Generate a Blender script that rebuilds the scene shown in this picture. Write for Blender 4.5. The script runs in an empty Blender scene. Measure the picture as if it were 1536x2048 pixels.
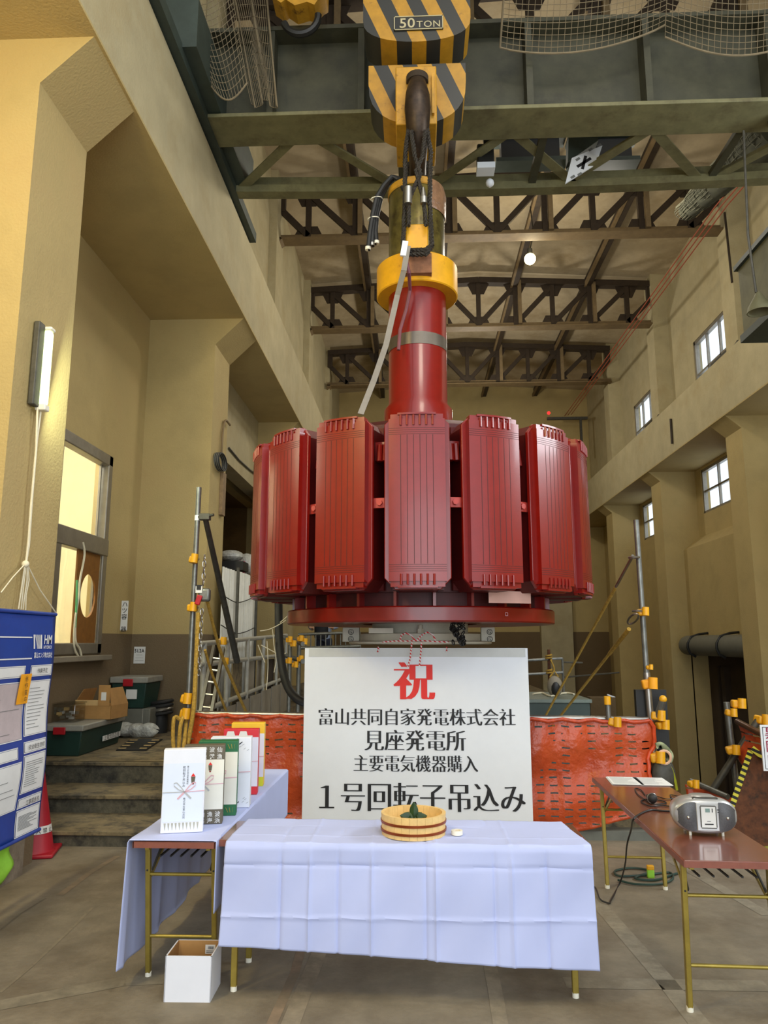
import bpy, math, random
from math import sin, cos, pi, radians, sqrt
from mathutils import Vector, Matrix
random.seed(7)
S = bpy.context.scene
C = S.collection

# ------------------------------------------------------------------ camera, world, light, exposure
CAM_F, CAM_PITCH, CAM_YAW, CAM_Z = 1480.0, radians(10.0), radians(2.4), 1.67
cd = bpy.data.cameras.new('camera')
cam = bpy.data.objects.new('camera', cd); C.objects.link(cam)
cam.location = (0, 0, CAM_Z)
cam.rotation_euler = (pi / 2 + CAM_PITCH, 0, CAM_YAW)
cd.sensor_fit = 'VERTICAL'; cd.sensor_height = 24.0; cd.lens = CAM_F / 2048.0 * 24.0
cd.clip_start = 0.05; cd.clip_end = 200
S.camera = cam
S.view_settings.view_transform = 'Standard'
try: S.view_settings.look = 'None'
except Exception: pass
S.view_settings.exposure = 0.0
S.view_settings.gamma = 1.0
S.view_settings.use_curve_mapping = False
w = bpy.data.worlds.new('sky'); S.world = w; w.use_nodes = True
wn = w.node_tree.nodes; wl = w.node_tree.links
bg = wn['Background']; bg.inputs[0].default_value = (0.86, 0.93, 1.0, 1); bg.inputs[1].default_value = 1.7

def area(name, loc, target, sx, sy, energy, col):
    l = bpy.data.lights.new(name, 'AREA'); l.shape = 'RECTANGLE'; l.size = sx; l.size_y = sy
    l.energy = energy; l.color = col
    o = bpy.data.objects.new(name, l); C.objects.link(o); o.location = loc
    d = Vector(target) - Vector(loc); o.rotation_euler = d.to_track_quat('-Z', 'Y').to_euler()
    return o
def point(name, loc, energy, col, r=0.1):
    l = bpy.data.lights.new(name, 'POINT'); l.energy = energy; l.color = col; l.shadow_soft_size = r
    o = bpy.data.objects.new(name, l); C.objects.link(o); o.location = m3(loc)
    return o
# open entrance behind the camera: cool daylight; unseen warm fill lights added high in the hall
area('entrance_daylight', (1.2, -4.5, 2.6), (0.3, 6, 1.8), 6.0, 4.2, 240, (0.88, 0.94, 1.0))
area('high_fill_near', (1.5, 1.5, 10.6), (1.2, 4.5, 0), 1.6, 1.6, 170, (1.0, 0.90, 0.72))
def fill0(name, loc, e): 
    l = bpy.data.lights.new(name, 'POINT'); l.energy = e; l.color = (1.0, 0.94, 0.82); l.shadow_soft_size = 0.25
    o = bpy.data.objects.new(name, l); C.objects.link(o); o.location = loc
for k, (x, y, z, e) in enumerate(((0.6, 11.5, 8.8, 190), (3.4, 12.0, 8.8, 190), (2.0, 17.8, 9.2, 260), (2.0, 23.5, 9.2, 340))): fill0('hall_fill', (x, y, z), e)  # unseen point lights added to brighten the roof and upper walls
area('window_daylight', (6.6, 5.2, 5.3), (-3, 5.6, 3.0), 4.0, 1.3, 330, (0.88, 0.95, 1.0))
area('aisle_fill', (-2.9, 1.2, 5.6), (-3.3, 6.5, 3.0), 0.5, 1.2, 150, (1.0, 0.82, 0.42))  # added warm light without a visible lamp, yellows the faces along the aisle

# ------------------------------------------------------------------ geometry helpers
def at(px, py, X=None, Y=None, Z=None):
    """point of the place on the plane X=, Y= or Z= that the photograph shows at px, py"""
    f = Vector((-sin(CAM_YAW) * cos(CAM_PITCH), cos(CAM_YAW) * cos(CAM_PITCH), sin(CAM_PITCH)))
    r = Vector((cos(CAM_YAW), sin(CAM_YAW), 0)); u = r.cross(f)
    d = f + r * ((px - 768) / CAM_F) - u * ((py - 1024) / CAM_F)
    if X is not None: t = X / d.x
    elif Y is not None: t = Y / d.y
    else: t = (Z - CAM_Z) / d.z
    return Vector((0, 0, CAM_Z)) + d * t

# The hall, its crane and the rotor are scaled up by one factor about the camera position;
# everything standing on the floor by the tables is left unscaled.
K_HALL, DZ_HALL = 1.1, -0.167
SCALE_SHIFT = [1.0, 0.0]
def hall(on): SCALE_SHIFT[0], SCALE_SHIFT[1] = (K_HALL, DZ_HALL) if on else (1.0, 0.0)
def m3(p): return Vector((p[0] * SCALE_SHIFT[0], p[1] * SCALE_SHIFT[0], p[2] * SCALE_SHIFT[0] + SCALE_SHIFT[1]))

GLYPH = {}
def glyph(ch, off):
    k = (ch, off)
    if k not in GLYPH:
        cu = bpy.data.curves.new('g', 'FONT'); cu.body = ch; cu.offset = off; cu.resolution_u = 4
        o = bpy.data.objects.new('g', cu); C.objects.link(o)
        bpy.context.view_layer.update()
        dg = bpy.context.evaluated_depsgraph_get()
        m = bpy.data.meshes.new_from_object(o.evaluated_get(dg))
        vs = [(v.co.x, v.co.y) for v in m.vertices]; fs = [tuple(p.vertices) for p in m.polygons]
        wd = max([v[0] for v in vs], default=0.4) + 0.08
        if ord(ch) > 0x2e80: wd = 1.0
        if ch == ' ': wd = 0.35
        GLYPH[k] = (vs, fs, wd)
        bpy.data.objects.remove(o); bpy.data.curves.remove(cu); bpy.data.meshes.remove(m)
    return GLYPH[k]

class MB:
    def __init__(s): s.v = []; s.f = []; s.mi = []; s.sm = []
    def add(s, vs, fs, mi=0, smooth=False):
        b = len(s.v); s.v += [tuple(v) for v in vs]
        for f in fs: s.f.append(tuple(i + b for i in f)); s.mi.append(mi); s.sm.append(smooth)
        return s
    def b2(s, x0, x1, y0, y1, z0, z1, mi=0):
        vs = [(x, y, z) for z in (z0, z1) for y in (y0, y1) for x in (x0, x1)]
        return s.add(vs, [(0, 2, 3, 1), (4, 5, 7, 6), (0, 1, 5, 4), (2, 6, 7, 3), (0, 4, 6, 2), (1, 3, 7, 5)], mi)
    def box(s, c, sz, rot=None, mi=0):
        c = Vector(c); h = Vector(sz) / 2
        R = rot if rot else Matrix.Identity(3)
        vs = [c + R @ Vector((x * h.x, y * h.y, z * h.z)) for z in (-1, 1) for y in (-1, 1) for x in (-1, 1)]
        return s.add(vs, [(0, 2, 3, 1), (4, 5, 7, 6), (0, 1, 5, 4), (2, 6, 7, 3), (0, 4, 6, 2), (1, 3, 7, 5)], mi)
    def bar(s, p0, p1, wd, ht, up=(0, 0, 1), mi=0):
        p0 = Vector(p0); p1 = Vector(p1); d = (p1 - p0); L = d.length; d.normalize()
        u = Vector(up)
        if abs(d.dot(u)) > 0.98: u = Vector((0, 1, 0))
        sd = d.cross(u).normalized(); u = sd.cross(d)
        R = Matrix((d, sd, u)).transposed()
        return s.box((p0 + p1) / 2, (L, wd, ht), R, mi)
    def cyl(s, p0, p1, r, r2=None, n=16, mi=0, cap=True, smooth=True):
        p0 = Vector(p0); p1 = Vector(p1); r2 = r if r2 is None else r2
        d = (p1 - p0).normalized(); a = d.orthogonal().normalized(); b = d.cross(a)
        vs = []
        for p, rr in ((p0, r), (p1, r2)):
            for i in range(n):
                t = 2 * pi * i / n; vs.append(p + (a * cos(t) + b * sin(t)) * rr)
        s.add(vs, [(i, (i + 1) % n, n + (i + 1) % n, n + i) for i in range(n)], mi, smooth)
        if cap: s.add(vs[:n], [tuple(range(n))[::-1]], mi); s.add(vs[n:], [tuple(range(n))], mi)
        return s
    def tube(s, pts, r, n=8, mi=0, closed=False, cap=True):
        P = [Vector(p) for p in pts]; m = len(P); R = r if isinstance(r, (list, tuple)) else [r] * m
        T = []
        for i in range(m):
            a = P[(i - 1) % m] if closed or i > 0 else P[0]; b = P[(i + 1) % m] if closed or i < m - 1 else P[-1]
            T.append((b - a).normalized())
        N = T[0].orthogonal().normalized(); vs = []
        for i in range(m):
            N = (N - T[i] * N.dot(T[i]))
            if N.length < 1e-6: N = T[i].orthogonal()
            N.normalize(); B = T[i].cross(N)
            for k in range(n):
                t = 2 * pi * k / n; vs.append(P[i] + (N * cos(t) + B * sin(t)) * R[i])
        fs = []
        for i in range(m if closed else m - 1):
            j = (i + 1) % m
            for k in range(n):
                fs.append((i * n + k, i * n + (k + 1) % n, j * n + (k + 1) % n, j * n + k))
        s.add(vs, fs, mi, True)
        if cap and not closed:
            s.add(vs[:n], [tuple(range(n))[::-1]], mi); s.add(vs[-n:], [tuple(range(n))], mi)
        return s
    def lathe(s, prof, c=(0, 0, 0), n=32, mi=0, a0=0, a1=2 * pi, smooth=True):
        c = Vector(c); full = abs(a1 - a0 - 2 * pi) < 1e-6; m = n if full else n + 1
        vs = []
        for r, z in prof:
            for i in range(m):
                t = a0 + (a1 - a0) * i / n; vs.append(c + Vector((r * cos(t), r * sin(t), z)))
        fs = []
        for j in range(len(prof) - 1):
            for i in range(n):
                k = (i + 1) % m; fs.append((j * m + i, j * m + k, (j + 1) * m + k, (j + 1) * m + i))
        return s.add(vs, fs, mi, smooth)
    def prism(s, poly, o, xd, yd, depth, mi=0):
        """2D polygon in the frame o, xd, yd pushed by the vector depth"""
        o = Vector(o); xd = Vector(xd); yd = Vector(yd); dp = Vector(depth); n = len(poly)
        vs = [o + xd * p[0] + yd * p[1] for p in poly]; vs += [v + dp for v in vs]
        s.add(vs, [tuple(range(n)), tuple(range(2 * n - 1, n - 1, -1))] + [(i, n + i, n + (i + 1) % n, (i + 1) % n) for i in range(n)], mi)
        return s
    def ball(s, c, r, n=12, mi=0, sc=(1, 1, 1)):
        c = Vector(c); vs = []; fs = []; m = n // 2
        for j in range(m + 1):
            ph = pi * j / m
            for i in range(n):
                t = 2 * pi * i / n; vs.append(c + Vector((sin(ph) * cos(t) * r * sc[0], sin(ph) * sin(t) * r * sc[1], cos(ph) * r * sc[2])))
        for j in range(m):
            for i in range(n): fs.append((j * n + i, j * n + (i + 1) % n, (j + 1) * n + (i + 1) % n, (j + 1) * n + i))
        return s.add(vs, fs, mi, True)
    def grid(s, fn, nu, nv, mi=0, smooth=True):
        vs = [fn(i / nu, j / nv) for j in range(nv + 1) for i in range(nu + 1)]
        fs = [(j * (nu + 1) + i, j * (nu + 1) + i + 1, (j + 1) * (nu + 1) + i + 1, (j + 1) * (nu + 1) + i) for j in range(nv) for i in range(nu)]
        return s.add(vs, fs, mi, smooth)
    def text(s, body, size, o, xd, yd, mi=0, serif=0.0, off=0.0, align='C', vertical=False, fitw=None):
        """lettering lying in the plane o, xd, yd; serif>0 widens upright strokes only (as a Mincho face does)"""
        o = Vector(o); xd = Vector(xd).normalized(); yd = Vector(yd).normalized(); nrm = xd.cross(yd)
        gl = [glyph(ch, off) for ch in body]
        tot = sum(g[2] for g in gl); sx = size
        if fitw and not vertical: sx = fitw / tot
        x = {'C': -tot / 2, 'L': 0, 'R': -tot}[align]; y = 0.0
        for g in gl:
            for k, dx in enumerate((-serif, -serif / 2, 0.0, serif / 2, serif) if serif else (0.0,)):
                if vertical: vs = [o + xd * (p[0] - 0.5 + dx) * sx + yd * (p[1] - 0.88 - y) * size + nrm * 0.00012 * k for p in g[0]]
                else: vs = [o + xd * (p[0] + x + dx) * sx + yd * p[1] * size + nrm * 0.00012 * k for p in g[0]]
                s.add(vs, g[1], mi)
            x += g[2]; y += 1.05
        return s
    def build(s, name, mats, parent=None, local=False, bevel=0.0, seg=2, sub=0, solid=0.0):
        k, dz = SCALE_SHIFT[0], (0.0 if local else SCALE_SHIFT[1])
        me = bpy.data.meshes.new(name); me.from_pydata([(x * k, y * k, z * k + dz) for x, y, z in s.v], [], s.f)
        if not isinstance(mats, (list, tuple)): mats = [mats]
        for m in mats: me.materials.append(m)
        me.polygons.foreach_set('material_index', s.mi); me.polygons.foreach_set('use_smooth', s.sm); me.update()
        me.set_sharp_from_angle(angle=radians(38))
        o = bpy.data.objects.new(name, me); C.objects.link(o)
        if parent is not None:
            o.parent = parent
            if not local:
                o.matrix_parent_inverse = Matrix.Translation(-Vector(parent.location))
        if solid: md = o.modifiers.new('solid', 'SOLIDIFY'); md.thickness = solid; md.offset = 0
        if bevel: md = o.modifiers.new('bevel', 'BEVEL'); md.width = bevel; md.segments = seg; md.limit_method = 'ANGLE'; md.angle_limit = radians(40)
        if sub: md = o.modifiers.new('sub', 'SUBSURF'); md.levels = sub; md.render_levels = sub
        return o

def tag(o, label=None, cat=None, group=None, kind=None):
    if label: o['label'] = label
    if cat: o['category'] = cat
    if group: o['group'] = group
    if kind: o['kind'] = kind
    return o
def thing(name, label, cat, loc=(0, 0, 0), rotz=0.0, group=None):
    o = bpy.data.objects.new(name, None); C.objects.link(o); o.location = m3(loc); o.rotation_euler = (0, 0, rotz); o.empty_display_size = 0.1
    return tag(o, label, cat, group)
def dup(root, loc=None, rotz=None, label=None, group=None, parent=None):
    r = root.copy(); C.objects.link(r)
    if parent is not None: r.parent = parent
    if loc is not None: r.location = loc
    if rotz is not None: r.rotation_euler = (0, 0, rotz)
    if label: r['label'] = label
    if group: r['group'] = group
    for ch in list(root.children):
        c = ch.copy(); C.objects.link(c); c.parent = r
        for g in list(ch.children):
            d = g.copy(); C.objects.link(d); d.parent = c
    return r
def struct(name, mb, m, label=None, **k):
    o = mb.build(name, m, **k); o['kind'] = 'structure'
    if label: o['label'] = label
    return o

# ------------------------------------------------------------------ materials
def lin(c):
    return tuple((x / 12.92 if x <= 0.04045 else ((x + 0.055) / 1.055) ** 2.4) for x in (c[0] / 255, c[1] / 255, c[2] / 255)) + (1,)
def mat(name, rgb, rough=0.6, metal=0.0, var=0.12, scale=6.0, bump=0.0, bscale=60.0, coat=0.0, alt=None, altscale=2.0, altmix=(0.5, 0.65), spec=0.5, emit=None, estr=0.0):
    m = bpy.data.materials.new(name); m.use_nodes = True
    nt = m.node_tree; N = nt.nodes; L = nt.links; b = N['Principled BSDF']
    b.inputs['Roughness'].default_value = rough; b.inputs['Metallic'].default_value = metal
    b.inputs['Specular IOR Level'].default_value = spec
    if coat: b.inputs['Coat Weight'].default_value = coat; b.inputs['Coat Roughness'].default_value = 0.12
    tc = N.new('ShaderNodeTexCoord')
    c = lin(rgb); dk = tuple(x * (1 - var * 1.6) for x in c[:3]) + (1,); lt = tuple(min(1, x * (1 + var)) for x in c[:3]) + (1,)
    n = N.new('ShaderNodeTexNoise'); n.inputs['Scale'].default_value = scale; n.inputs['Detail'].default_value = 6; n.inputs['Roughness'].default_value = 0.65
    L.new(tc.outputs['Object'], n.inputs['Vector'])
    mx = N.new('ShaderNodeMix'); mx.data_type = 'RGBA'; mx.inputs[6].default_value = dk; mx.inputs[7].default_value = lt
    rp = N.new('ShaderNodeValToRGB'); rp.color_ramp.elements[0].position = 0.3; rp.color_ramp.elements[1].position = 0.7
    L.new(n.outputs['Fac'], rp.inputs[0]); L.new(rp.outputs[0], mx.inputs[0])
    out = mx.outputs[2]
    if alt:
        n2 = N.new('ShaderNodeTexNoise'); n2.inputs['Scale'].default_value = altscale; n2.inputs['Detail'].default_value = 8; n2.inputs['Roughness'].default_value = 0.7
        L.new(tc.outputs['Object'], n2.inputs['Vector'])
        r2 = N.new('ShaderNodeValToRGB'); r2.color_ramp.elements[0].position = altmix[0]; r2.color_ramp.elements[1].position = altmix[1]
        L.new(n2.outputs['Fac'], r2.inputs[0])
        m2 = N.new('ShaderNodeMix'); m2.data_type = 'RGBA'; m2.inputs[7].default_value = lin(alt)
        L.new(r2.outputs[0], m2.inputs[0]); L.new(out, m2.inputs[6]); out = m2.outputs[2]
    L.new(out, b.inputs['Base Color'])
    if bump:
        n3 = N.new('ShaderNodeTexNoise'); n3.inputs['Scale'].default_value = bscale; n3.inputs['Detail'].default_value = 4
        L.new(tc.outputs['Object'], n3.inputs['Vector'])
        bp = N.new('ShaderNodeBump'); bp.inputs['Strength'].default_value = bump; bp.inputs['Distance'].default_value = 0.02
        L.new(n3.outputs['Fac'], bp.inputs['Height']); L.new(bp.outputs[0], b.inputs['Normal'])
    if emit:
        b.inputs['Emission Color'].default_value = lin(emit); b.inputs['Emission Strength'].default_value = estr
    return m
def wire_in(m):
    nt = m.node_tree; return nt, nt.nodes, nt.links, nt.nodes['Principled BSDF']
def striped(m, rgb_a, rgb_b, vec, freq, phase=0.0, worn=(60, 45, 20)):
    """two-colour hazard stripes across the direction vec"""
    nt, N, L, b = wire_in(m)
    src = b.inputs['Base Color'].links[0].from_socket
    tc = N.new('ShaderNodeTexCoord'); dt = N.new('ShaderNodeVectorMath'); dt.operation = 'DOT_PRODUCT'; dt.inputs[1].default_value = vec
    L.new(tc.outputs['Object'], dt.inputs[0])
    ml = N.new('ShaderNodeMath'); ml.operation = 'MULTIPLY_ADD'; ml.inputs[1].default_value = freq; ml.inputs[2].default_value = phase
    L.new(dt.outputs['Value'], ml.inputs[0])
    fr = N.new('ShaderNodeMath'); fr.operation = 'FRACT'; L.new(ml.outputs[0], fr.inputs[0])
    gt = N.new('ShaderNodeMath'); gt.operation = 'GREATER_THAN'; gt.inputs[1].default_value = 0.5; L.new(fr.outputs[0], gt.inputs[0])
    mx = N.new('ShaderNodeMix'); mx.data_type = 'RGBA'; L.new(gt.outputs[0], mx.inputs[0]); L.new(src, mx.inputs[6]); mx.inputs[7].default_value = lin(rgb_b)
    L.new(mx.outputs[2], b.inputs['Base Color'])
    return m
def dado(m, z, rgb):
    nt, N, L, b = wire_in(m)
    src = b.inputs['Base Color'].links[0].from_socket
    tc = N.new('ShaderNodeTexCoord'); sp = N.new('ShaderNodeSeparateXYZ'); L.new(tc.outputs['Object'], sp.inputs[0])
    lt = N.new('ShaderNodeMath'); lt.operation = 'LESS_THAN'; lt.inputs[1].default_value = z; L.new(sp.outputs['Z'], lt.inputs[0])
    mu = N.new('ShaderNodeMix'); mu.data_type = 'RGBA'; mu.blend_type = 'MULTIPLY'; mu.inputs[0].default_value = 1.0
    L.new(src, mu.inputs[6]); mu.inputs[7].default_value = tuple(rgb) + (1,)
    mx = N.new('ShaderNodeMix'); mx.data_type = 'RGBA'; L.new(lt.outputs[0], mx.inputs[0]); L.new(src, mx.inputs[6]); L.new(mu.outputs[2], mx.inputs[7])
    L.new(mx.outputs[2], b.inputs['Base Color'])
    return m

CREAM = (180, 159, 106)
M = {}
M['plaster'] = mat('plaster', CREAM, 0.85, var=0.07, scale=1.6, bump=0.25, bscale=45, alt=(176, 152, 102), altscale=0.8, altmix=(0.5, 0.75))
M['plaster_dado'] = dado(mat('plaster_dado', CREAM, 0.85, var=0.07, scale=1.6, bump=0.25, bscale=45, alt=(170, 146, 98), altscale=0.8, altmix=(0.5, 0.75)), 1.785, (0.36, 0.34, 0.44))
M['pale'] = mat('pale_plaster', (178, 166, 130), 0.85, var=0.08, scale=1.8, bump=0.22, bscale=40, alt=(165, 148, 108), altscale=1.1, altmix=(0.5, 0.8))
M['ceiling'] = mat('ceiling_board', (178, 161, 130), 0.9, var=0.08, scale=2.5, alt=(140, 120, 84), altscale=0.5, altmix=(0.5, 0.75))
M['floor'] = mat('floor_concrete', (126, 116, 97), 0.75, var=0.16, scale=4.0, bump=0.2, bscale=30, alt=(96, 83, 64), altscale=1.1, altmix=(0.46, 0.7))
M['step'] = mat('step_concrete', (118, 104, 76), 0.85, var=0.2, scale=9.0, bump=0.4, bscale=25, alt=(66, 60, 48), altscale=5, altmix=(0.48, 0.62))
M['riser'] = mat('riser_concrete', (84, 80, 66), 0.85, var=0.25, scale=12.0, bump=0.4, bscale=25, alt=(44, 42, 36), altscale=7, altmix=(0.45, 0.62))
M['dark_concrete'] = mat('pit_concrete', (96, 78, 50), 0.9, var=0.15, scale=2.0, bump=0.2, bscale=20)
M['niche_shade'] = mat('niche_shade_concrete', (64, 50, 32), 0.9, var=0.15, scale=2)  # the pit's shade and dirt put into the wall colour
M['truss'] = mat('truss_paint', (50, 37, 22), 0.7, var=0.2, scale=8)
M['purlin'] = mat('purlin_paint', (120, 100, 68), 0.7, var=0.15, scale=5)
M['chord_pale'] = mat('chord_paint', (112, 92, 60), 0.7, var=0.15, scale=5)
M['crane_green'] = mat('crane_green_paint', (66, 65, 48), 0.6, var=0.2, scale=4, alt=(48, 44, 36), altscale=3, altmix=(0.55, 0.75))
M['crane_lit_green'] = mat('crane_lit_green_paint', (116, 112, 78), 0.65, var=0.15, scale=5, alt=(90, 82, 56), altscale=4, altmix=(0.5, 0.75))  # paler copy of the crane green, light from below put into the colour
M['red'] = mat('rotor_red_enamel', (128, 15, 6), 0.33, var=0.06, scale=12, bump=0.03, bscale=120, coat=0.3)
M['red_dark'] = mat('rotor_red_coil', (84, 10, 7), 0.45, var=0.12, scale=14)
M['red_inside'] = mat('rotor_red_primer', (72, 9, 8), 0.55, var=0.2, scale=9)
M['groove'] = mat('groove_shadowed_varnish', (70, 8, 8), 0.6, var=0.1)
M['yellow'] = mat('yellow_enamel', (226, 164, 24), 0.4, var=0.08, scale=8, alt=(170, 110, 24), altscale=9, altmix=(0.6, 0.75))
M['hazard'] = striped(mat('hazard_paint', (172, 126, 28), 0.5, var=0.12, scale=9, alt=(120, 84, 30), altscale=12, altmix=(0.6, 0.72)), None, (40, 40, 36), (1, 0, 0.42), 3.2, 0.30)
M['block_yellow'] = mat('hook_yellow_paint', (186, 136, 32), 0.55, var=0.15, scale=9, alt=(96, 62, 24), altscale=8, altmix=(0.58, 0.7))
M['black'] = mat('black_paint', (24, 24, 22), 0.5, var=0.1)
M['rubber'] = mat('black_rubber', (30, 30, 30), 0.6, var=0.15)
M['rope_steel'] = mat('greasy_wire_rope', (52, 46, 38), 0.45, metal=0.4, var=0.35, scale=60, bump=0.6, bscale=120)
M['hook_steel'] = mat('forged_hook_steel', (62, 48, 36), 0.45, metal=0.5, var=0.3, scale=14)
M['steel'] = mat('bare_steel', (170, 166, 158), 0.3, metal=0.9, var=0.1, scale=10)
M['galv'] = mat('galvanised_pipe', (128, 130, 126), 0.4, metal=0.7, var=0.2, scale=14)
M['rail_grey'] = mat('pale_grey_pipe', (166, 164, 152), 0.5, metal=0.2, var=0.12, scale=14)
M['dark_pipe'] = mat('dark_grey_pipe', (78, 76, 68), 0.5, metal=0.3, var=0.2, scale=14)
M['olive_steel'] = mat('oiled_shaft_steel', (116, 104, 52), 0.3, metal=0.5, var=0.3, scale=7, alt=(70, 58, 30), altscale=5)
M['white'] = mat('white_board', (226, 230, 235), 0.5, var=0.02, scale=4)
M['grey_tape'] = mat('grey_tape', (196, 198, 194), 0.5, var=0.05)
M['ink'] = mat('black_ink', (24, 24, 26), 0.6, var=0.05)
M['ink_grey'] = mat('grey_print', (120, 122, 120), 0.7, var=0.1)
M['ink_red'] = mat('red_ink', (226, 40, 30), 0.6, var=0.05)
M['cloth'] = mat('white_tablecloth', (184, 193, 232), 0.8, var=0.025, scale=3, spec=0.2)
M['brass'] = mat('gold_painted_leg', (164, 144, 66), 0.38, metal=0.55, var=0.12, scale=14)
M['table_wood'] = mat('reddish_laminate', (118, 66, 48), 0.22, var=0.12, scale=18, coat=0.6)
M['table_edge'] = mat('reddish_edge_band', (134, 76, 60), 0.5, var=0.1, scale=18)
M['plastic_white'] = mat('white_plastic', (236, 232, 214), 0.5, var=0.03)
M['hinoki'] = mat('pale_bucket_wood', (232, 196, 128), 0.5, var=0.08, scale=26)
M['copper'] = mat('copper_band', (150, 70, 30), 0.35, metal=0.6, var=0.1)
M['leaf'] = mat('dark_green_leaf', (34, 64, 30), 0.45, var=0.2, scale=30)
M['silver'] = mat('silver_plastic', (190, 190, 188), 0.28, metal=0.5, var=0.04)
M['speaker'] = mat('speaker_grille', (88, 88, 90), 0.5, metal=0.3, var=0.15, scale=160)
M['cream_metal'] = mat('cream_machine_paint', (206, 202, 182), 0.45, var=0.06, scale=8)
M['dark_green'] = mat('dark_green_plastic', (28, 58, 50), 0.5, var=0.12, scale=6)
M['lid_grey'] = mat('grey_lid_plastic', (150, 148, 138), 0.5, var=0.12, scale=14)
M['latch_red'] = mat('red_latch_plastic', (176, 24, 36), 0.45, var=0.06)
M['cardboard'] = mat('cardboard', (176, 132, 76), 0.8, var=0.08, scale=9)
M['cardboard_in'] = mat('cardboard_inside', (214, 178, 120), 0.8, var=0.06, scale=9)
M['grey_box'] = mat('grey_plastic', (108, 108, 98), 0.55, var=0.08)
M['cone_red'] = mat('red_cone_plastic', (160, 16, 36), 0.5, var=0.08, scale=6)
M['navy'] = mat('blue_vinyl', (34, 66, 146), 0.4, var=0.1, scale=4)
M['paper'] = mat('paper', (222, 222, 218), 0.8, var=0.03, scale=9)
M['paper_mauve'] = mat('mauve_chart_paper', (186, 172, 172), 0.8, var=0.06, scale=14)
M['orange_tag'] = mat('orange_card', (240, 164, 24), 0.6, var=0.05)
M['rope_yellow'] = mat('yellow_rope', (176, 140, 54), 0.8, var=0.25, scale=40, bump=0.4, bscale=90)
M['rope_white'] = mat('white_string', (226, 218, 190), 0.8, var=0.06)
M['net_twine'] = mat('net_twine', (128, 114, 88), 0.9, var=0.15)
M['net_dark'] = mat('dark_net_twine', (92, 90, 70), 0.9, var=0.15)
M['wood_brown'] = mat('brown_board', (136, 88, 30), 0.6, var=0.12, scale=12)
M['alum'] = mat('aluminium_frame', (150, 144, 132), 0.4, metal=0.6, var=0.1)
M['rust'] = mat('rusty_plate', (92, 52, 26), 0.8, var=0.3, scale=18, alt=(44, 30, 20), altscale=8)
M['grey_panel'] = mat('grey_board', (138, 130, 114), 0.7, var=0.12, scale=3)
M['white_sheet'] = mat('white_hoarding', (214, 214, 204), 0.6, var=0.06, scale=7)
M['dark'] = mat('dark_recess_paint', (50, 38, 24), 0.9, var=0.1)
M['gift_white'] = mat('white_gift_paper', (228, 231, 240), 0.5, var=0.02)
M['gift_warm'] = mat('ivory_gift_paper', (228, 226, 212), 0.55, var=0.03)
M['gift_green'] = mat('green_gift_paper', (28, 104, 60), 0.5, var=0.08, scale=16)
M['gift_brown'] = mat('brown_gift_paper', (96, 88, 70), 0.55, var=0.08)
M['gift_red'] = mat('red_gift_paper', (206, 40, 52), 0.5, var=0.05)
M['gift_yellow'] = mat('yellow_gift_paper', (232, 186, 40), 0.5, var=0.05)
M['gift_lime'] = mat('lime_gift_paper', (204, 208, 40), 0.5, var=0.05)
M['pink'] = mat('pink_cord', (214, 168, 178), 0.5, var=0.05)
M['grey_cord'] = mat('grey_cord', (178, 180, 182), 0.5, var=0.05)
M['lime'] = mat('lime_plastic', (150, 210, 60), 0.6, var=0.1)
M['tape_yellow'] = striped(mat('tiger_tape', (206, 196, 60), 0.5, var=0.05), None, (24, 24, 20), (1, 0, 2.2), 9.0)
M['skin'] = mat('skin', (196, 150, 118), 0.6, var=0.05)
M['shirt'] = mat('pale_blue_shirt', (150, 166, 196), 0.8, var=0.15, scale=14)
M['vest'] = mat('dark_vest', (26, 28, 36), 0.8, var=0.15)
M['jeans'] = mat('dark_trousers', (40, 46, 66), 0.85, var=0.15)
M['tube_light'] = mat('fluorescent_tube', (255, 255, 230), 0.5, emit=(226, 255, 170), estr=1.6)
M['bulb'] = mat('bulb_glass', (255, 250, 220), 0.5, emit=(255, 232, 160), estr=14)
M['red_led'] = mat('red_led', (255, 40, 40), 0.5, emit=(255, 30, 30), estr=4)
M['copper_wire'] = mat('red_trolley_wire', (150, 66, 40), 0.5, var=0.1)
M['foliage_paint'] = mat('dull_green_metal', (56, 66, 58), 0.55, var=0.15, scale=5)
M['cab'] = mat('cab_grey_green_paint', (108, 106, 78), 0.7, var=0.15, scale=4)

def glass(name, tint, rough=0.02, amount=0.12):
    m = bpy.data.materials.new(name); m.use_nodes = True; N = m.node_tree.nodes; L = m.node_tree.links
    N.remove(N['Principled BSDF']); o = N['Material Output']
    t = N.new('ShaderNodeBsdfTransparent'); t.inputs[0].default_value = tint
    g = N.new('ShaderNodeBsdfGlossy'); g.inputs['Roughness'].default_value = rough
    mx = N.new('ShaderNodeMixShader'); mx.inputs[0].default_value = amount
    L.new(t.outputs[0], mx.inputs[1]); L.new(g.outputs[0], mx.inputs[2]); L.new(mx.outputs[0], o.inputs[0])
    return m
M['glass'] = glass('window_glass', (0.96, 0.98, 1, 1))
M['clear'] = glass('clear_plastic', (0.80, 0.80, 0.76, 1), 0.15, 0.25)
def wrap_mat():
    m = mat('bubble_wrap', (186, 186, 178), 0.25, var=0.2, scale=18, bump=0.9, bscale=30)
    return m
M['wrap'] = wrap_mat()
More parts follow.
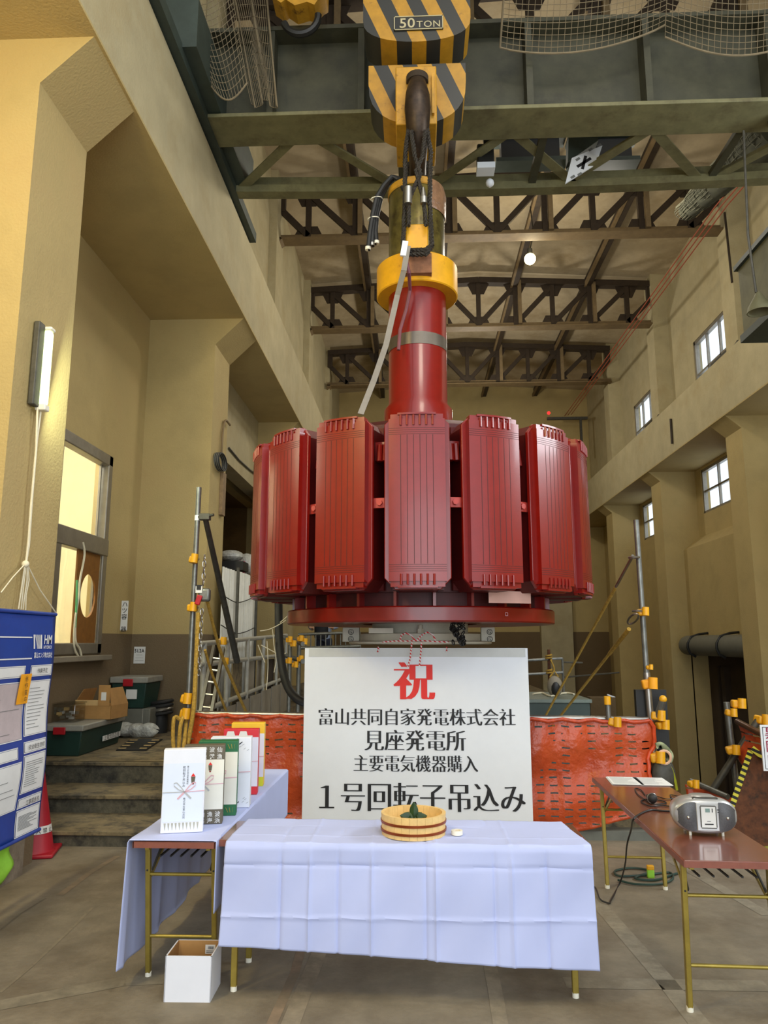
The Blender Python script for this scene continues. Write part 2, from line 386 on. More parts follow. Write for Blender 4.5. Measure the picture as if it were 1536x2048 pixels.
def net_mat():
    """orange plastic barrier mesh: slits cut through a glossy film"""
    m = mat('orange_mesh_film', (196, 80, 36), 0.32, var=0.16, scale=5, bump=0.7, bscale=14, alt=(158, 54, 22), altscale=2.5, altmix=(0.45, 0.7))
    nt, N, L, b = wire_in(m)
    tc = N.new('ShaderNodeTexCoord'); sp = N.new('ShaderNodeSeparateXYZ'); L.new(tc.outputs['Object'], sp.inputs[0])
    cb = N.new('ShaderNodeCombineXYZ'); L.new(sp.outputs['X'], cb.inputs[0]); L.new(sp.outputs['Z'], cb.inputs[1])
    no = N.new('ShaderNodeTexNoise'); no.inputs['Scale'].default_value = 6; L.new(tc.outputs['Object'], no.inputs['Vector'])
    ad = N.new('ShaderNodeVectorMath'); ad.operation = 'MULTIPLY_ADD'; ad.inputs[1].default_value = (0.03, 0.035, 0); L.new(no.outputs['Color'], ad.inputs[0]); L.new(cb.outputs[0], ad.inputs[2])
    br = N.new('ShaderNodeTexBrick'); br.inputs['Scale'].default_value = 1.0; br.offset = 0.0
    br.inputs['Brick Width'].default_value = 0.115; br.inputs['Row Height'].default_value = 0.062; br.inputs['Mortar Size'].default_value = 0.0245; br.inputs['Mortar Smooth'].default_value = 0
    br.inputs['Color1'].default_value = (0, 0, 0, 1); br.inputs['Color2'].default_value = (0, 0, 0, 1); br.inputs['Mortar'].default_value = (1, 1, 1, 1)
    L.new(ad.outputs[0], br.inputs['Vector'])
    n2 = N.new('ShaderNodeTexNoise'); n2.inputs['Scale'].default_value = 2.6; L.new(tc.outputs['Object'], n2.inputs['Vector'])
    g = N.new('ShaderNodeMath'); g.operation = 'GREATER_THAN'; g.inputs[1].default_value = 0.56; L.new(n2.outputs['Fac'], g.inputs[0])
    mxx = N.new('ShaderNodeMath'); mxx.operation = 'MAXIMUM'; L.new(br.outputs['Color'], mxx.inputs[0]); L.new(g.outputs[0], mxx.inputs[1])
    L.new(mxx.outputs[0], b.inputs['Alpha'])
    return m
M['orange_net'] = net_mat()
def twist_mat():
    m = mat('red_white_cord', (228, 222, 218), 0.6, var=0.03)
    return striped(m, None, (196, 28, 36), (1, 0.3, 1.3), 26.0)
M['twist'] = twist_mat()

# ================================================================== THE SETTING
XW_L, XC_L, XB_L = -3.62, -2.70, -2.30          # aisle wall, column face, runway beam face (window side)
XB_R, XC_R, XW_R = 6.10, 6.42, 7.32
Z_B0, Z_B1 = 6.05, 7.24                          # runway beams
Z_P, Z_PIT, Y_PIT, Y_FAR, Y_END = 0.483, -3.2, 6.95, 12.0, 28.7
STN = [-0.1, 4.65, 9.45, 14.3, 19.2, 24.0]        # column stations (near faces)
struct('floor', MB().b2(-7.0, 10.0, -5.5, Y_PIT, -0.25, 0.0), M['floor'])
struct('floor_pit', MB().b2(-3.9, 9.9, Y_PIT, 31.6, -3.9, -3.687), M['dark_concrete'])
struct('floor_platform', MB().b2(-3.98, -2.3, 7.69, 31.5, -3.2, Z_P), M['step'])
struct('floor_far', MB().b2(-2.3, 3.6, Y_FAR, 31.5, -3.2, 0.35), M['step'])
def strip(name, pts, wd, rgb, z=0.0015):
    mb = MB()
    for a, b in zip(pts, pts[1:]):
        a = at(*a, Z=z); b = at(*b, Z=z); d = (b - a).normalized(); n_ = Vector((-d.y, d.x, 0)) * wd / 2
        mb.add([a - n_, b - n_, b + n_, a + n_], [(0, 1, 2, 3)])
    rgb = tuple(0.45 * c + 0.55 * f for c, f in zip(rgb, (126, 116, 97)))
    o = struct(name, mb, mat(name + '_m', rgb, 0.8, var=0.2, scale=9, alt=(112, 101, 82), altscale=2.5)); return o
strip('floor_1', [(560, 2100), (640, 1900), (668, 1800)], 0.085, (150, 136, 112))
strip('floor_2', [(520, 2100), (590, 1945), (612, 1860)], 0.05, (138, 108, 80))
strip('floor_3', [(1440, 2100), (1330, 1960), (1215, 1828), (1170, 1775)], 0.10, (150, 142, 122))
strip('floor_4', [(0, 1985), (60, 1935), (138, 1862), (185, 1815)], 0.018, (148, 136, 110))
strip('floor_5', [(0, 1860), (40, 1828), (92, 1796)], 0.012, (70, 62, 50))
strip('floor_6', [(1010, 2100), (990, 1980), (975, 1905)], 0.07, (146, 134, 112))
strip('floor_7', [(120, 1790), (180, 1745), (235, 1712)], 0.05, (134, 108, 78))
strip('floor_8', [(1130, 1965), (1536, 1972)], 0.12, (138, 130, 110))
strip('floor_9', [(1536, 1830), (1400, 1752), (1330, 1715)], 0.09, (146, 138, 118))
strip('floor_10', [(0, 2010), (250, 1962), (330, 1958)], 0.11, (136, 128, 108))
def stair(x0, x1):
    root = thing('concrete_steps', 'three worn concrete steps up to the platform behind the red cone', 'steps', (x0, 6.43, 0))
    for (ya, yb, z) in ((6.43, 7.079, 0.123), (7.079, 7.661, 0.281), (7.661, 7.70, Z_P)):
        mb = MB()
        def tread(u, v): return (x0 + (x1 - x0) * u, ya - 0.012 + (yb - ya + 0.03) * v, z + 0.004 + 0.004 * sin(u * 23 + v * 9))
        mb.b2(x0, x1, ya - 0.02, yb + 0.02, z - 0.035, z, 0)
        mb.build('step_tread', M['step'], root, bevel=0.006)
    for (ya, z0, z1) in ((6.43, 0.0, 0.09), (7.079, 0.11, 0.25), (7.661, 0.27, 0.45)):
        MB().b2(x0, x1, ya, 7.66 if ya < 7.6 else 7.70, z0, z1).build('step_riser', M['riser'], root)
stair(-3.97, -2.12)

hall(True)
def wall_yz(mb, x, holes, y0, y1, z0, z1, th=0.2, side=-1):
    """wall in the plane X=x with rectangular openings (ya, yb, za, zb), thickness towards side"""
    ys = sorted({y0, y1} | {h[0] for h in holes} | {h[1] for h in holes}); zs = sorted({z0, z1} | {h[2] for h in holes} | {h[3] for h in holes})
    for a, b in zip(ys, ys[1:]):
        for c, d in zip(zs, zs[1:]):
            if any(h[0] <= a and b <= h[1] and h[2] <= c and d <= h[3] for h in holes): continue
            mb.b2(min(x, x + side * th), max(x, x + side * th), a, b, c, d)
    return mb
WIN_L = (6.55, 8.50, 1.545, 3.86)
struct('wall_left', wall_yz(MB(), XW_L, [WIN_L, (11.3, 16.5, Z_P, 4.7)], -5, Y_END, -3.2, Z_B0 + 0.1), M['plaster_dado'])
rc = MB(); rc.b2(-6.0, -5.9, 11.0, 16.8, 0.3, 5.0); rc.b2(-6.0, XW_L - 0.2, 16.5, 16.6, 0.3, 5.0); rc.b2(-6.0, XW_L - 0.2, 11.2, 11.3, 0.3, 5.0)
rc.b2(-6.0, XW_L - 0.2, 11.2, 16.6, 4.7, 4.8); rc.b2(-6.0, XW_L - 0.2, 11.2, 16.6, 0.38, 0.48)
struct('wall_alcove', rc, mat('alcove_brown', (104, 78, 38), 0.9, var=0.1))
struct('wall_left_inner', wall_yz(MB(), -3.14, [(10.25, 16.2, Z_P, 4.65)], 10.2, Y_END, -3.2, Z_B0 + 0.02, th=0.3), M['pale'])
# the room seen through the aisle window, with its own lamp
sr = MB(); sr.b2(-6.2, -6.1, 4.6, 11.0, 0, 5.2); sr.b2(-6.2, -3.82, 4.5, 4.6, 0, 5.2); sr.b2(-6.2, -3.82, 10.9, 11.0, 0, 5.2); sr.b2(-6.2, -3.82, 4.5, 11.0, 5.1, 5.2); sr.b2(-6.2, -3.82, 4.5, 11.0, 0.0, 0.1)
struct('wall_side_room', sr, mat('side_room_cream', (244, 236, 206), 0.8, var=0.03))
point('side_room_lamp', (-5.0, 7.6, 4.4), 300, (1.0, 0.97, 0.86), 0.25)
# aisle ceilings (level with the runway beams) and columns with their haunches
struct('ceiling_aisle_left', MB().b2(-3.9, XB_L - 0.001, -5, Y_END, Z_B0, Z_B0 + 0.2), M['plaster'])
struct('ceiling_aisle_right', MB().b2(XB_R + 0.001, 7.6, -2.0, Y_END, Z_B0 + 0.02, Z_B0 + 0.2), M['plaster'])
struct('beam_left', MB().b2(XB_L - 0.5, XB_L, -5, Y_END, Z_B0 + 0.012, Z_B1), M['pale'], bevel=0.015)
struct('beam_right', MB().b2(XB_R, XB_R + 0.5, -2.0, Y_END, Z_B0 + 0.032, Z_B1 + 0.02), M['pale'], bevel=0.015)
for i, y in enumerate(STN):
    wd = 0.78
    zb = 0 if y < 6 else Z_P - 0.2
    xw = XW_L - 0.05 if i < 3 else -3.2
    mb = MB(); prof = [(xw, zb), (XC_L, zb), (XC_L, 5.68), (XB_L - 0.02, Z_B0 + 0.005), (xw, Z_B0 + 0.005)]
    mb.prism([(p[0], p[1]) for p in prof], (0, y, 0), (1, 0, 0), (0, 0, 1), (0, wd, 0))
    if i == 1:
        pm = MB(); pm.prism([(XW_L, 0), (XC_L + 0.08, 0), (XC_L + 0.08, 0.36), (XC_L, 0.42), (XW_L, 0.42)], (0, y - 0.04, 0.15), (1, 0, 0), (0, 0, 1), (0, 0.54, 0)); struct('column_plinth', pm, mat('plinth_concrete', (134, 122, 104), 0.9, var=0.15, scale=5, bump=0.3, bscale=20, alt=(104, 92, 76), altscale=3))
    struct('column_left', mb, M['plaster_dado'] if i in (1, 2) else M['plaster'])
    if y > 5:
        mb = MB(); prof = [(XW_R + 0.05, Z_PIT), (XC_R, Z_PIT), (XC_R, 5.82), (XB_R + 0.02, Z_B0 + 0.03), (XW_R + 0.05, Z_B0 + 0.03)]
        mb.prism(prof, (0, y, 0), (1, 0, 0), (0, 0, 1), (0, 0.75, 0))
        struct('column_right', mb, M['plaster'])
# window wall, lower bays
LOWW = [(y, y + 1.9, 4.88, 6.0) for y in (2.6, 7.4, 12.2, 16.9, 21.85)]
struct('wall_right', wall_yz(MB(), XW_R, [h for h in LOWW] + [(15.6, 18.7, Z_PIT, 1.1)], -2.0, Y_END, Z_PIT, Z_B0 + 0.1, side=1), M['plaster'])
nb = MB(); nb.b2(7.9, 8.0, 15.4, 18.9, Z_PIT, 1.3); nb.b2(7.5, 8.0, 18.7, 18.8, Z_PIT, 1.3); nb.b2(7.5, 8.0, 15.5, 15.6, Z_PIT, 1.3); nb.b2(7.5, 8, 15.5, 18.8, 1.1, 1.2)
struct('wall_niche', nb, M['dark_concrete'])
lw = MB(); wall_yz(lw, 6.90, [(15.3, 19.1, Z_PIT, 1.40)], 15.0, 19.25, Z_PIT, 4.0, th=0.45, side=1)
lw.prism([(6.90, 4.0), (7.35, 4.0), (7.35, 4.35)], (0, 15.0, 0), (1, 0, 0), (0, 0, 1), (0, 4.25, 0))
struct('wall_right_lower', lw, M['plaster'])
struct('wall_niche_shade_panel', MB().b2(7.28, 7.34, 15.0, 19.2, Z_PIT, 1.5).b2(6.9, 7.3, 19.12, 19.2, Z_PIT, 1.42), M['niche_shade'])  # dark panels for the shaded lower wall, one laid over the column face
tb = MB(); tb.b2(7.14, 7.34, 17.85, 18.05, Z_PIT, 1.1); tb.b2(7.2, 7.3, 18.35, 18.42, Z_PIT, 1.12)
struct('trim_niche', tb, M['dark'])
# upper walls above the beams
UPW = [(y, y + 2.15, 7.3, 8.98) for y in (10.9, 15.5, 20.55)]
struct('wall_right_upper', wall_yz(MB(), 6.92, UPW, 2.0, Y_END, Z_B1, 11.9, side=1), M['pale'])
UPL = [(y, y + 2.6, 7.24, 8.75) for y in (6.0, 10.9, 15.8, 20.6)]
struct('wall_left_upper', wall_yz(MB(), -3.02, UPL, 2.0, Y_END, Z_B1, 11.9, th=0.35), M['pale'])
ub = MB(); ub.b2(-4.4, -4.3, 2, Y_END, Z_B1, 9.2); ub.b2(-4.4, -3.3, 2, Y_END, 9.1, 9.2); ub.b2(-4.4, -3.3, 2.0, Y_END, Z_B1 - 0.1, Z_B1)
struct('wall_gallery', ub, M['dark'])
for y in STN[2:]:
    struct('column_upper_left', MB().b2(-3.1, -2.86, y - 0.05, y + 0.7, Z_B1, 11.7), M['pale'])
    struct('column_upper_right', MB().b2(6.52, 6.95, y + 0.02, y + 0.60, Z_B1, 11.7), M['pale'])
# end wall
ew = MB(); ew.b2(-4, 9, Y_END, Y_END + 0.2, Z_PIT, 12.2)
struct('wall_back', ew, dado(mat('plaster_back', CREAM, 0.85, var=0.06, scale=1.2, bump=0.2, bscale=30), 2.10, (0.33, 0.29, 0.32)))
struct('column_back', MB().b2(4.72, 5.9, Y_END - 0.35, Y_END, Z_PIT, 6.2), M['pale'])
struct('trim_back', MB().b2(-3, 5.0, Y_END - 0.08, Y_END, 9.0, 9.12), M['pale'])
# roof slab with a slight gable
rf = MB(); XM = 1.82
rf.prism([(-3.6, 11.62), (XM, 11.95), (7.2, 11.62), (7.2, 11.85), (XM, 12.18), (-3.6, 11.85)], (0, 2.0, 0), (1, 0, 0), (0, 0, 1), (0, Y_END - 1.8, 0))
struct('ceiling', rf, M['ceiling'])
for k in (-3, -1, 1, 3):
    struct('ceiling_purlin', MB().b2(XM + k * 1.02 - 0.07, XM + k * 1.02 + 0.07, 2.0, Y_END, 11.42, 11.72 + 0.02 * (3 - abs(k))), M['truss'])
    struct('ceiling_purlin', MB().b2(XM + k * 1.02 - 0.13, XM + k * 1.02 - 0.07, 2.0, Y_END, 11.40, 11.5), M['chord_pale'])

# windows of the hall
def window(name, x, y0, y1, z0, z1, ny, zs, side=1, fw=0.06, board=None):
    fr = MB(); X0, X1 = (x + 0.02, x + 0.12) if side > 0 else (x - 0.12, x - 0.02)
    fr.b2(X0, X1, y0, y0 + fw, z0, z1); fr.b2(X0, X1, y1 - fw, y1, z0, z1); fr.b2(X0, X1, y0, y1, z0, z0 + fw); fr.b2(X0, X1, y0, y1, z1 - fw, z1)
    o = fr.build(name, M['alum']); o['kind'] = 'structure'
    mu = MB()
    for i in range(1, ny): yy = y0 + (y1 - y0) * i / ny; mu.b2(X0 + 0.02, X1 - 0.02, yy - 0.022, yy + 0.022, z0, z1)
    for zz in zs: mu.b2(X0 + 0.02, X1 - 0.02, y0, y1, zz - 0.025, zz + 0.025)
    mu.build('window_muntin', M['alum'], o)['kind'] = 'structure'
    MB().b2((X0 + X1) / 2 - 0.003, (X0 + X1) / 2 + 0.003, y0 + fw, y1 - fw, z0 + fw, z1 - fw).build('window_pane', M['glass'], o)['kind'] = 'structure'
    return o
n = 1
for h in LOWW: window('window_%d' % n, XW_R, *h[:2], *h[2:], 2, [5.44]); n += 1
for h in UPW: window('window_%d' % n, 6.92, *h[:2], *h[2:], 3, [8.12], fw=0.08); n += 1
for w_, h in zip([o for o in C.objects if o.name.startswith('window_') and o.get('kind') == 'structure' and not o.parent][-3:], UPW):
    MB().b2(6.94, 6.96, h[0] + 0.1, h[0] + 1.25, 7.35, 8.08).build('window_board', M['dark_pipe'], w_)['kind'] = 'structure'
# aisle window: steel frame, transom, sill, meeting stile
fr = MB(); y0, y1, z0, z1 = WIN_L; X0, X1 = XW_L - 0.11, XW_L + 0.015
fr.b2(X0, X1, y1 - 0.11, y1, z0, z1); fr.b2(X0, X1, y0, y0 + 0.1, z0, z1); fr.b2(X0, X1, y0, y1, z1 - 0.13, z1); fr.b2(X0, X1, y0, y1, z0, z0 + 0.12); fr.b2(X0 + 0.01, X1 + 0.01, y0, y1, 2.66, 2.86)
o = fr.build('window_%d' % n, M['alum'], bevel=0.012); o['kind'] = 'structure'; n += 1
st = MB(); st.b2(X0 + 0.02, X1 - 0.03, 7.27, 7.32, 2.86, 3.75); st.b2(X0 + 0.02, X1 - 0.0, 7.20, 7.36, 1.66, 2.66); st.b2(X0 + 0.03, X0 + 0.05, 8.34, 8.37, 1.66, 3.75)
st.build('window_stile', M['alum'], o)['kind'] = 'structure'
MB().b2(XW_L - 0.07, XW_L - 0.065, y0 + 0.1, y1 - 0.1, z0 + 0.1, z1 - 0.12).build('window_pane', M['glass'], o)['kind'] = 'structure'
struct('trim_sill', MB().b2(XW_L - 0.1, XW_L + 0.10, 6.4, 8.62, 1.47, 1.53), M['grey_panel'], bevel=0.01)

# ================================================================== ROOF TRUSSES
def truss(Y, label):
    x0, x1 = -2.92, 6.6; root = thing('roof_truss', label, 'roof truss', (XM, Y, 10.2), 0, 'roof trusses of the hall')
    zb, zt = 10.22, 11.42
    def top(x): return zt + 0.22 * (1 - abs(x - XM) / 4.76)
    ch = MB(); ch.b2(x0, x1, Y - 0.16, Y + 0.16, zb, zb + 0.035); ch.b2(x0 + 0.001, x1 - 0.001, Y - 0.03, Y + 0.03, zb + 0.034, zb + 0.16)
    ch.prism([(x0, zb - 0.10), (x0 + 0.12, zb), (x0, zb + 0.1)], (0, Y - 0.16, 0), (1, 0, 0), (0, 0, 1), (0, 0.32, 0))
    ch.build('bottom_chord', M['chord_pale'], root)
    tc = MB(); tc.bar((x0, Y, top(x0)), (XM, Y, top(XM)), 0.24, 0.16); tc.bar((XM, Y, top(XM)), (x1, Y, top(x1)), 0.24, 0.16); tc.build('top_chord', M['truss'], root)
    nodes = [XM + k * 1.02 for k in range(-4, 5)]
    for x in nodes: MB().b2(x - 0.06, x + 0.06, Y - 0.05, Y + 0.05, zb + 0.02, top(x)).build('post', M['truss'], root)
    for s in (-1, 1):
        for k in range(4, 0, -1):
            a = XM + s * k * 1.02; b = XM + s * (k - 1) * 1.02
            MB().bar((a, Y, top(a) - 0.1), (b, Y, zb + 0.12), 0.086, 0.125).build('diagonal', M['truss'], root)
        e = x0 if s < 0 else x1; n4 = XM + s * 4 * 1.02
        mb = MB(); mb.b2(min(e, e - s * 0.15), max(e, e - s * 0.15), Y - 0.07, Y + 0.07, 10.92, top(e)); mb.bar((e - s * 0.07, Y, 10.97), (n4, Y, zb + 0.12), 0.1, 0.13); mb.build('end_post', M['truss'], root)
    for k, x in enumerate(nodes):
        s = -1 if x < XM - 0.1 else (1 if x > XM + 0.1 else 0)
        mb = MB(); mb.prism([(x - 0.36, zb + 0.03), (x + 0.36, zb + 0.03), (x + 0.20, zb + 0.36), (x - 0.20, zb + 0.36)], (0, Y - 0.012, 0), (1, 0, 0), (0, 0, 1), (0, 0.024, 0))
        mb.build('gusset', M['truss'], root); mb = MB(); t = top(x) - 0.05
        mb.prism([(x - 0.32, t), (x + 0.32, t), (x + 0.16, t - 0.34), (x - 0.16, t - 0.34)], (0, Y - 0.012, 0), (1, 0, 0), (0, 0, 1), (0, 0.024, 0))
        mb.build('gusset', M['truss'], root)
    for k in (-3, -1, 1, 3):
        x = XM + k * 1.02
        MB().b2(x + 0.06, x + 0.16, Y - 0.14, Y - 0.06, zb + 0.1, top(x)).build('hanger', M['purlin'], root)
truss(9.95, 'dark steel roof truss just above the overhead crane girder')
truss(14.7, 'dark steel roof truss next beyond the crane, showing largest')
truss(19.4, 'dark steel roof truss second beyond the crane, past the lit bulb')
truss(23.95, 'dark steel roof truss furthest down the hall, smallest of all')
# trolley wires along the window wall
for k in range(3):
    x = 5.66 + 0.12 * k
    tag(MB().tube([(x, 8.0, 9.18 + 0.02 * k), (x, 12.9, 9.70 + 0.02 * k), (x, 27.0, 10.05 + 0.02 * k)], 0.013, 6).build('trolley_wire', M['copper_wire']), 'red-brown power rail strung along the upper wall under the trusses', 'wire', 'crane trolley wires')
tb = thing('wire_end_bracket', 'small dark bracket holding the far end of the red trolley wires', 'bracket', (5.4, 26.8, 10.0))
mb = MB(); mb.b2(5.0, 6.5, 26.95, 27.05, 9.9, 10.0); mb.b2(6.2, 6.28, 26.95, 27.05, 8.6, 9.9); mb.build('arm', M['dark_pipe'], tb)
MB().ball((5.05, 26.9, 10.14), 0.06).build('lamp', M['red_led'], tb)
# ================================================================== OVERHEAD CRANE
cr = thing('overhead_crane', 'dark green overhead crane girder spanning the hall behind the striped hook block', 'crane', (1.9, 7.35, 7.3))
CX0, CX1 = -2.42, 6.0
MB().b2(CX0, CX1, 7.33, 7.36, 7.34, 8.40).build('girder_web', M['crane_green'], cr)
MB().b2(CX0, CX1, 7.10, 7.60, 7.30, 7.345).build('bottom_flange', M['crane_lit_green'], cr, bevel=0.006)
MB().b2(CX0, CX1, 7.12, 7.58, 8.38, 8.43).build('top_flange', M['crane_green'], cr)
for x in (-1.55, -0.55, 0.45, 1.28, 2.55, 3.85, 5.1):
    MB().b2(x - 0.035, x + 0.035, 7.13, 7.33, 7.345, 8.38).build('stiffener', M['crane_green'], cr)
MB().b2(CX0, CX1, 7.36, 7.58, 7.9, 7.96).build('web_rail', M['crane_green'], cr)
# outrigger girder behind, level with the flange, and the flat bracing between the two
def YA(x): return 8.56 - 0.05 * (abs(x - 1.0) / 2.6) ** 2
pts = [CX0 + (CX1 - CX0) * i / 16 for i in range(17)]
mb = MB()
for a, b in zip(pts, pts[1:]): mb.bar((a, YA(a), 7.32), (b, YA(b), 7.32), 0.16, 0.10); mb.bar((a, YA(a) + 0.07, 7.468), (b, YA(b) + 0.07, 7.468), 0.03, 0.19)
mb.build('outrigger_girder', M['crane_lit_green'], cr)
for a, b in ((-2.2, -1.35), (-1.1, -0.2), (0.25, 1.1), (1.15, 2.0), (1.95, 2.7), (2.7, 3.55), (4.5, 3.75), (4.9, 5.7)):
    (x0, y0), (x1, y1) = ((a, 8.5), (b, 7.55)) if a in (-2.2, 0.25, 1.95, 4.9) else ((a, 7.55), (b, 8.5))
    mb = MB(); mb.bar((x0, y0, 7.35), (x1, y1, 7.35), 0.12, 0.015); mb.bar((x0, y0 + 0.05, 7.40), (x1, y1 + 0.05, 7.40), 0.015, 0.10); mb.build('flat_brace', M['crane_lit_green'], cr)
for x in (-0.12, 1.5, 3.7):
    MB().bar((x, 7.6, 7.36), (x, 8.5, 7.36), 0.09, 0.06).build('cross_strut', M['crane_green'], cr)
for xa, xb in ((-2.45, -2.08),):
    MB().b2(xa, xb, 6.2, 8.7, 7.36, 7.9).build('end_carriage', M['foliage_paint'], cr)
MB().b2(5.7, 6.3, 6.2, 8.7, 7.36, 7.9).build('end_carriage', M['foliage_paint'], cr)
MB().bar((-2.28, 3.6, 7.33), (-2.28, 9.6, 7.33), 0.12, 0.14).build('end_tie', M['foliage_paint'], cr)
# operator cab hung under the girder
cb = MB(); cb.prism([(7.5, 4.85), (7.5, 5.60), (5.5, 5.60), (5.5, 4.85)], (3.47, 0, 0), (0, 1, 0), (0, 0, 1), (1.75, 0, 0))
cab = cb.build('operator_cab', M['cab'], cr, bevel=0.02)
MB().b2(3.45, 5.25, 5.45, 7.53, 4.78, 4.86).build('cab_floor', M['foliage_paint'], cab)
MB().bar((3.46, 7.52, 5.61), (3.46, 5.48, 5.61), 0.05, 0.05).build('cab_roof_edge', M['foliage_paint'], cab)
MB().b2(4.6, 4.75, 7.12, 7.24, 5.5, 7.4).build('cab_hanger', M['crane_green'], cr)
MB().b2(3.9, 4.05, 7.28, 7.42, 5.5, 7.4).build('cab_hanger', M['crane_green'], cr)
# things on and under the crane
t = thing('crane_floodlight', 'black floodlight with a white face hung under the crane walkway', 'floodlight', (0.88, 8.03, 7.3))
MB().b2(0.775, 0.975, 7.95, 8.12, 7.26, 7.52).build('housing', M['black'], t, bevel=0.02)
MB().b2(0.86, 0.94, 8.0, 8.08, 7.52, 7.80).build('hanger', M['black'], t)
MB().b2(0.77, 0.98, 7.93, 8.1, 7.185, 7.26).build('lamp_face', M['white'], t)
MB().ball((0.92, 8.0, 7.03), 0.05).build('indicator', M['white'], t)
pn = thing('marker_panel', 'tilted white square panel marked with a black cross hanging under the crane', 'panel', (2.1, 8.25, 7.5))
a, b_, c, d = [at(x, y, Y=yy) for x, y, yy in ((1130, 369, 8.18), (1202, 318, 8.18), (1204, 293, 8.42), (1140, 301, 8.42))]
def quad_plate(a, b, c, d, th, mi=0):
    nr = (Vector(b) - Vector(a)).cross(Vector(d) - Vector(a)).normalized() * th
    mb = MB(); vs = [Vector(p) for p in (a, b, c, d)] + [Vector(p) + nr for p in (a, b, c, d)]
    return mb.add(vs, [(3, 2, 1, 0), (4, 5, 6, 7), (0, 1, 5, 4), (1, 2, 6, 5), (2, 3, 7, 6), (3, 0, 4, 7)], mi), nr
A = at(1130, 369, Y=8.2); B = at(1192, 330, Y=8.2); Cc = at(1204, 293, Y=8.2); D = at(1143, 318, Y=8.2)
mb, nr = quad_plate(A, B, Cc, D, 0.02); mb.build('plate', M['white'], pn)
cen = (A + B + Cc + D) / 4; ux = (B - A) * 0.22; uy = (D - A) * 0.26; f = nr * 1.15 if nr.y < 0 else nr * -0.15
mb = MB(); mb.bar(cen - ux + f, cen + ux + f, 0.035, 0.004, up=nr); mb.bar(cen - uy + f, cen + uy + f, 0.035, 0.004, up=nr); mb.build('cross_mark', M['ink'], pn)
mk = MB()
for su, sv in ((-1.6, -1.3), (1.6, -1.3), (1.6, 1.4), (-1.5, 1.3), (0.3, 1.6), (-0.5, -1.6)): mk.bar(cen + ux * su + uy * sv + f, cen + ux * (su + 0.55) + uy * sv + f, 0.03, 0.003, up=nr)
mk.build('print', M['ink_grey'], pn)
MB().prism([(1.9, 7.44), (2.28, 7.72), (2.28, 7.78), (1.92, 7.78)], (0, 8.23, 0), (1, 0, 0), (0, 0, 1), (0, 0.14, 0)).build('bracket', M['foliage_paint'], pn)
for (xa, xb, lab) in ((1003, 1118, 'long black louvred box under the roof, nearer the hook block'), (1150, 1262, 'long black louvred box under the roof, behind the marked panel')):
    p0 = at(xa, 318, Y=9.4); p1 = at(xb, 275, Y=9.4); t = thing('cable_duct_box', lab, 'duct', (p0.x, 9.4, p0.z))
    MB().b2(p0.x, p1.x, 9.4, 9.6, p0.z, p1.z).build('casing', M['black'], t)
    MB().b2(p0.x - 0.08, p1.x + 0.1, 9.36, 9.62, p1.z, p1.z + 0.05).build('top_rail', M['foliage_paint'], t)
    MB().b2(p0.x - 0.08, p1.x + 0.1, 9.36, 9.62, p0.z - 0.06, p0.z).build('bottom_rail', M['foliage_paint'], t)
# bulb of the hall
bp = at(1060, 518, Y=15.6)
t = thing('hanging_bulb', 'single lit round bulb glowing under the roof beside the shaft', 'lamp', bp)
MB().ball(bp, 0.13, 14).build('bulb', M['bulb'], t)
MB().cyl(bp + Vector((0, 0, 0.1)), bp + Vector((0, 0, 0.24)), 0.06).build('socket', M['black'], t)
MB().tube([bp + Vector((0, 0, 0.2)), bp + Vector((0.1, 0, 0.6)), bp + Vector((0.05, 0, 11.5 - bp.z))], 0.012, 6).build('cord', M['black'], t)
point('bulb_light', bp + Vector((0, -0.25, -0.1)), 60, (1, 0.85, 0.55), 0.15)
# wire and bell lamp hanging beside the cab
q0 = at(1487, 262, Y=7.1); q1 = at(1496, 470, Y=6.7); q2 = at(1512, 585, Y=6.7)
t = thing('pendant_lamp', 'dusty bell-shaped lamp hanging on a thin wire in front of the operator cab', 'lamp', q2)
MB().tube([q0, q1, q2], 0.012, 6).build('wire', M['dark_pipe'], t)
MB().lathe([(0.02, 0.1), (0.04, 0.06), (0.10, -0.04), (0.115, -0.1), (0.105, -0.1), (0.0, 0.02)], q2 + Vector((0.02, 0, -0.1)), 20).build('lamp_shade', M['cab'], t)

# ---- safety nets gathered under the crane
NETS = []
def net(name, label, fn, nu, nv, r, hem, m='net_twine'):
    t = thing(name, label, 'net', fn(0.5, 0.5), 0, 'safety nets under the crane')
    NETS.append(t); mb = MB()
    for i in range(nu + 1): mb.tube([fn(i / nu, j / 12) for j in range(13)], r, 4, cap=False)
    for j in range(nv + 1): mb.tube([fn(i / 24, j / nv) for i in range(25)], r, 4, cap=False)
    o = mb.build('netting', M[m], t); o['kind'] = 'stuff'
    for k, p in enumerate(hem): MB().tube(p, r * 3.2, 6).build('hem_rope', M[m], t)
def n1(u, v):
    x = 1000 + 330 * u; sag = 30 * sin(pi * u) ** 0.8 - 20 * u
    return at(x + 10 * v, 95 - 25 * u + sag * (1 - 0.6 * v) - 135 * v, Y=7.0 - 0.5 * v)
net('safety_net', 'pale twine safety net swagged beside the hook block under the girder top', n1, 26, 12, 0.0035, [[n1(i / 16, 0) for i in range(17)], [n1(0, j / 6) for j in range(7)]])
def n2(u, v):
    x = 1330 + 270 * u; sag = 32 * sin(pi * u)
    return at(x + 6 * v, 74 + 10 * u + sag * (1 - 0.6 * v) - 135 * v, Y=7.0 - 0.5 * v)
net('safety_net', 'pale twine safety net swagged next to the first, towards the window wall', n2, 22, 12, 0.0035, [[n2(i / 16, 0) for i in range(17)]])
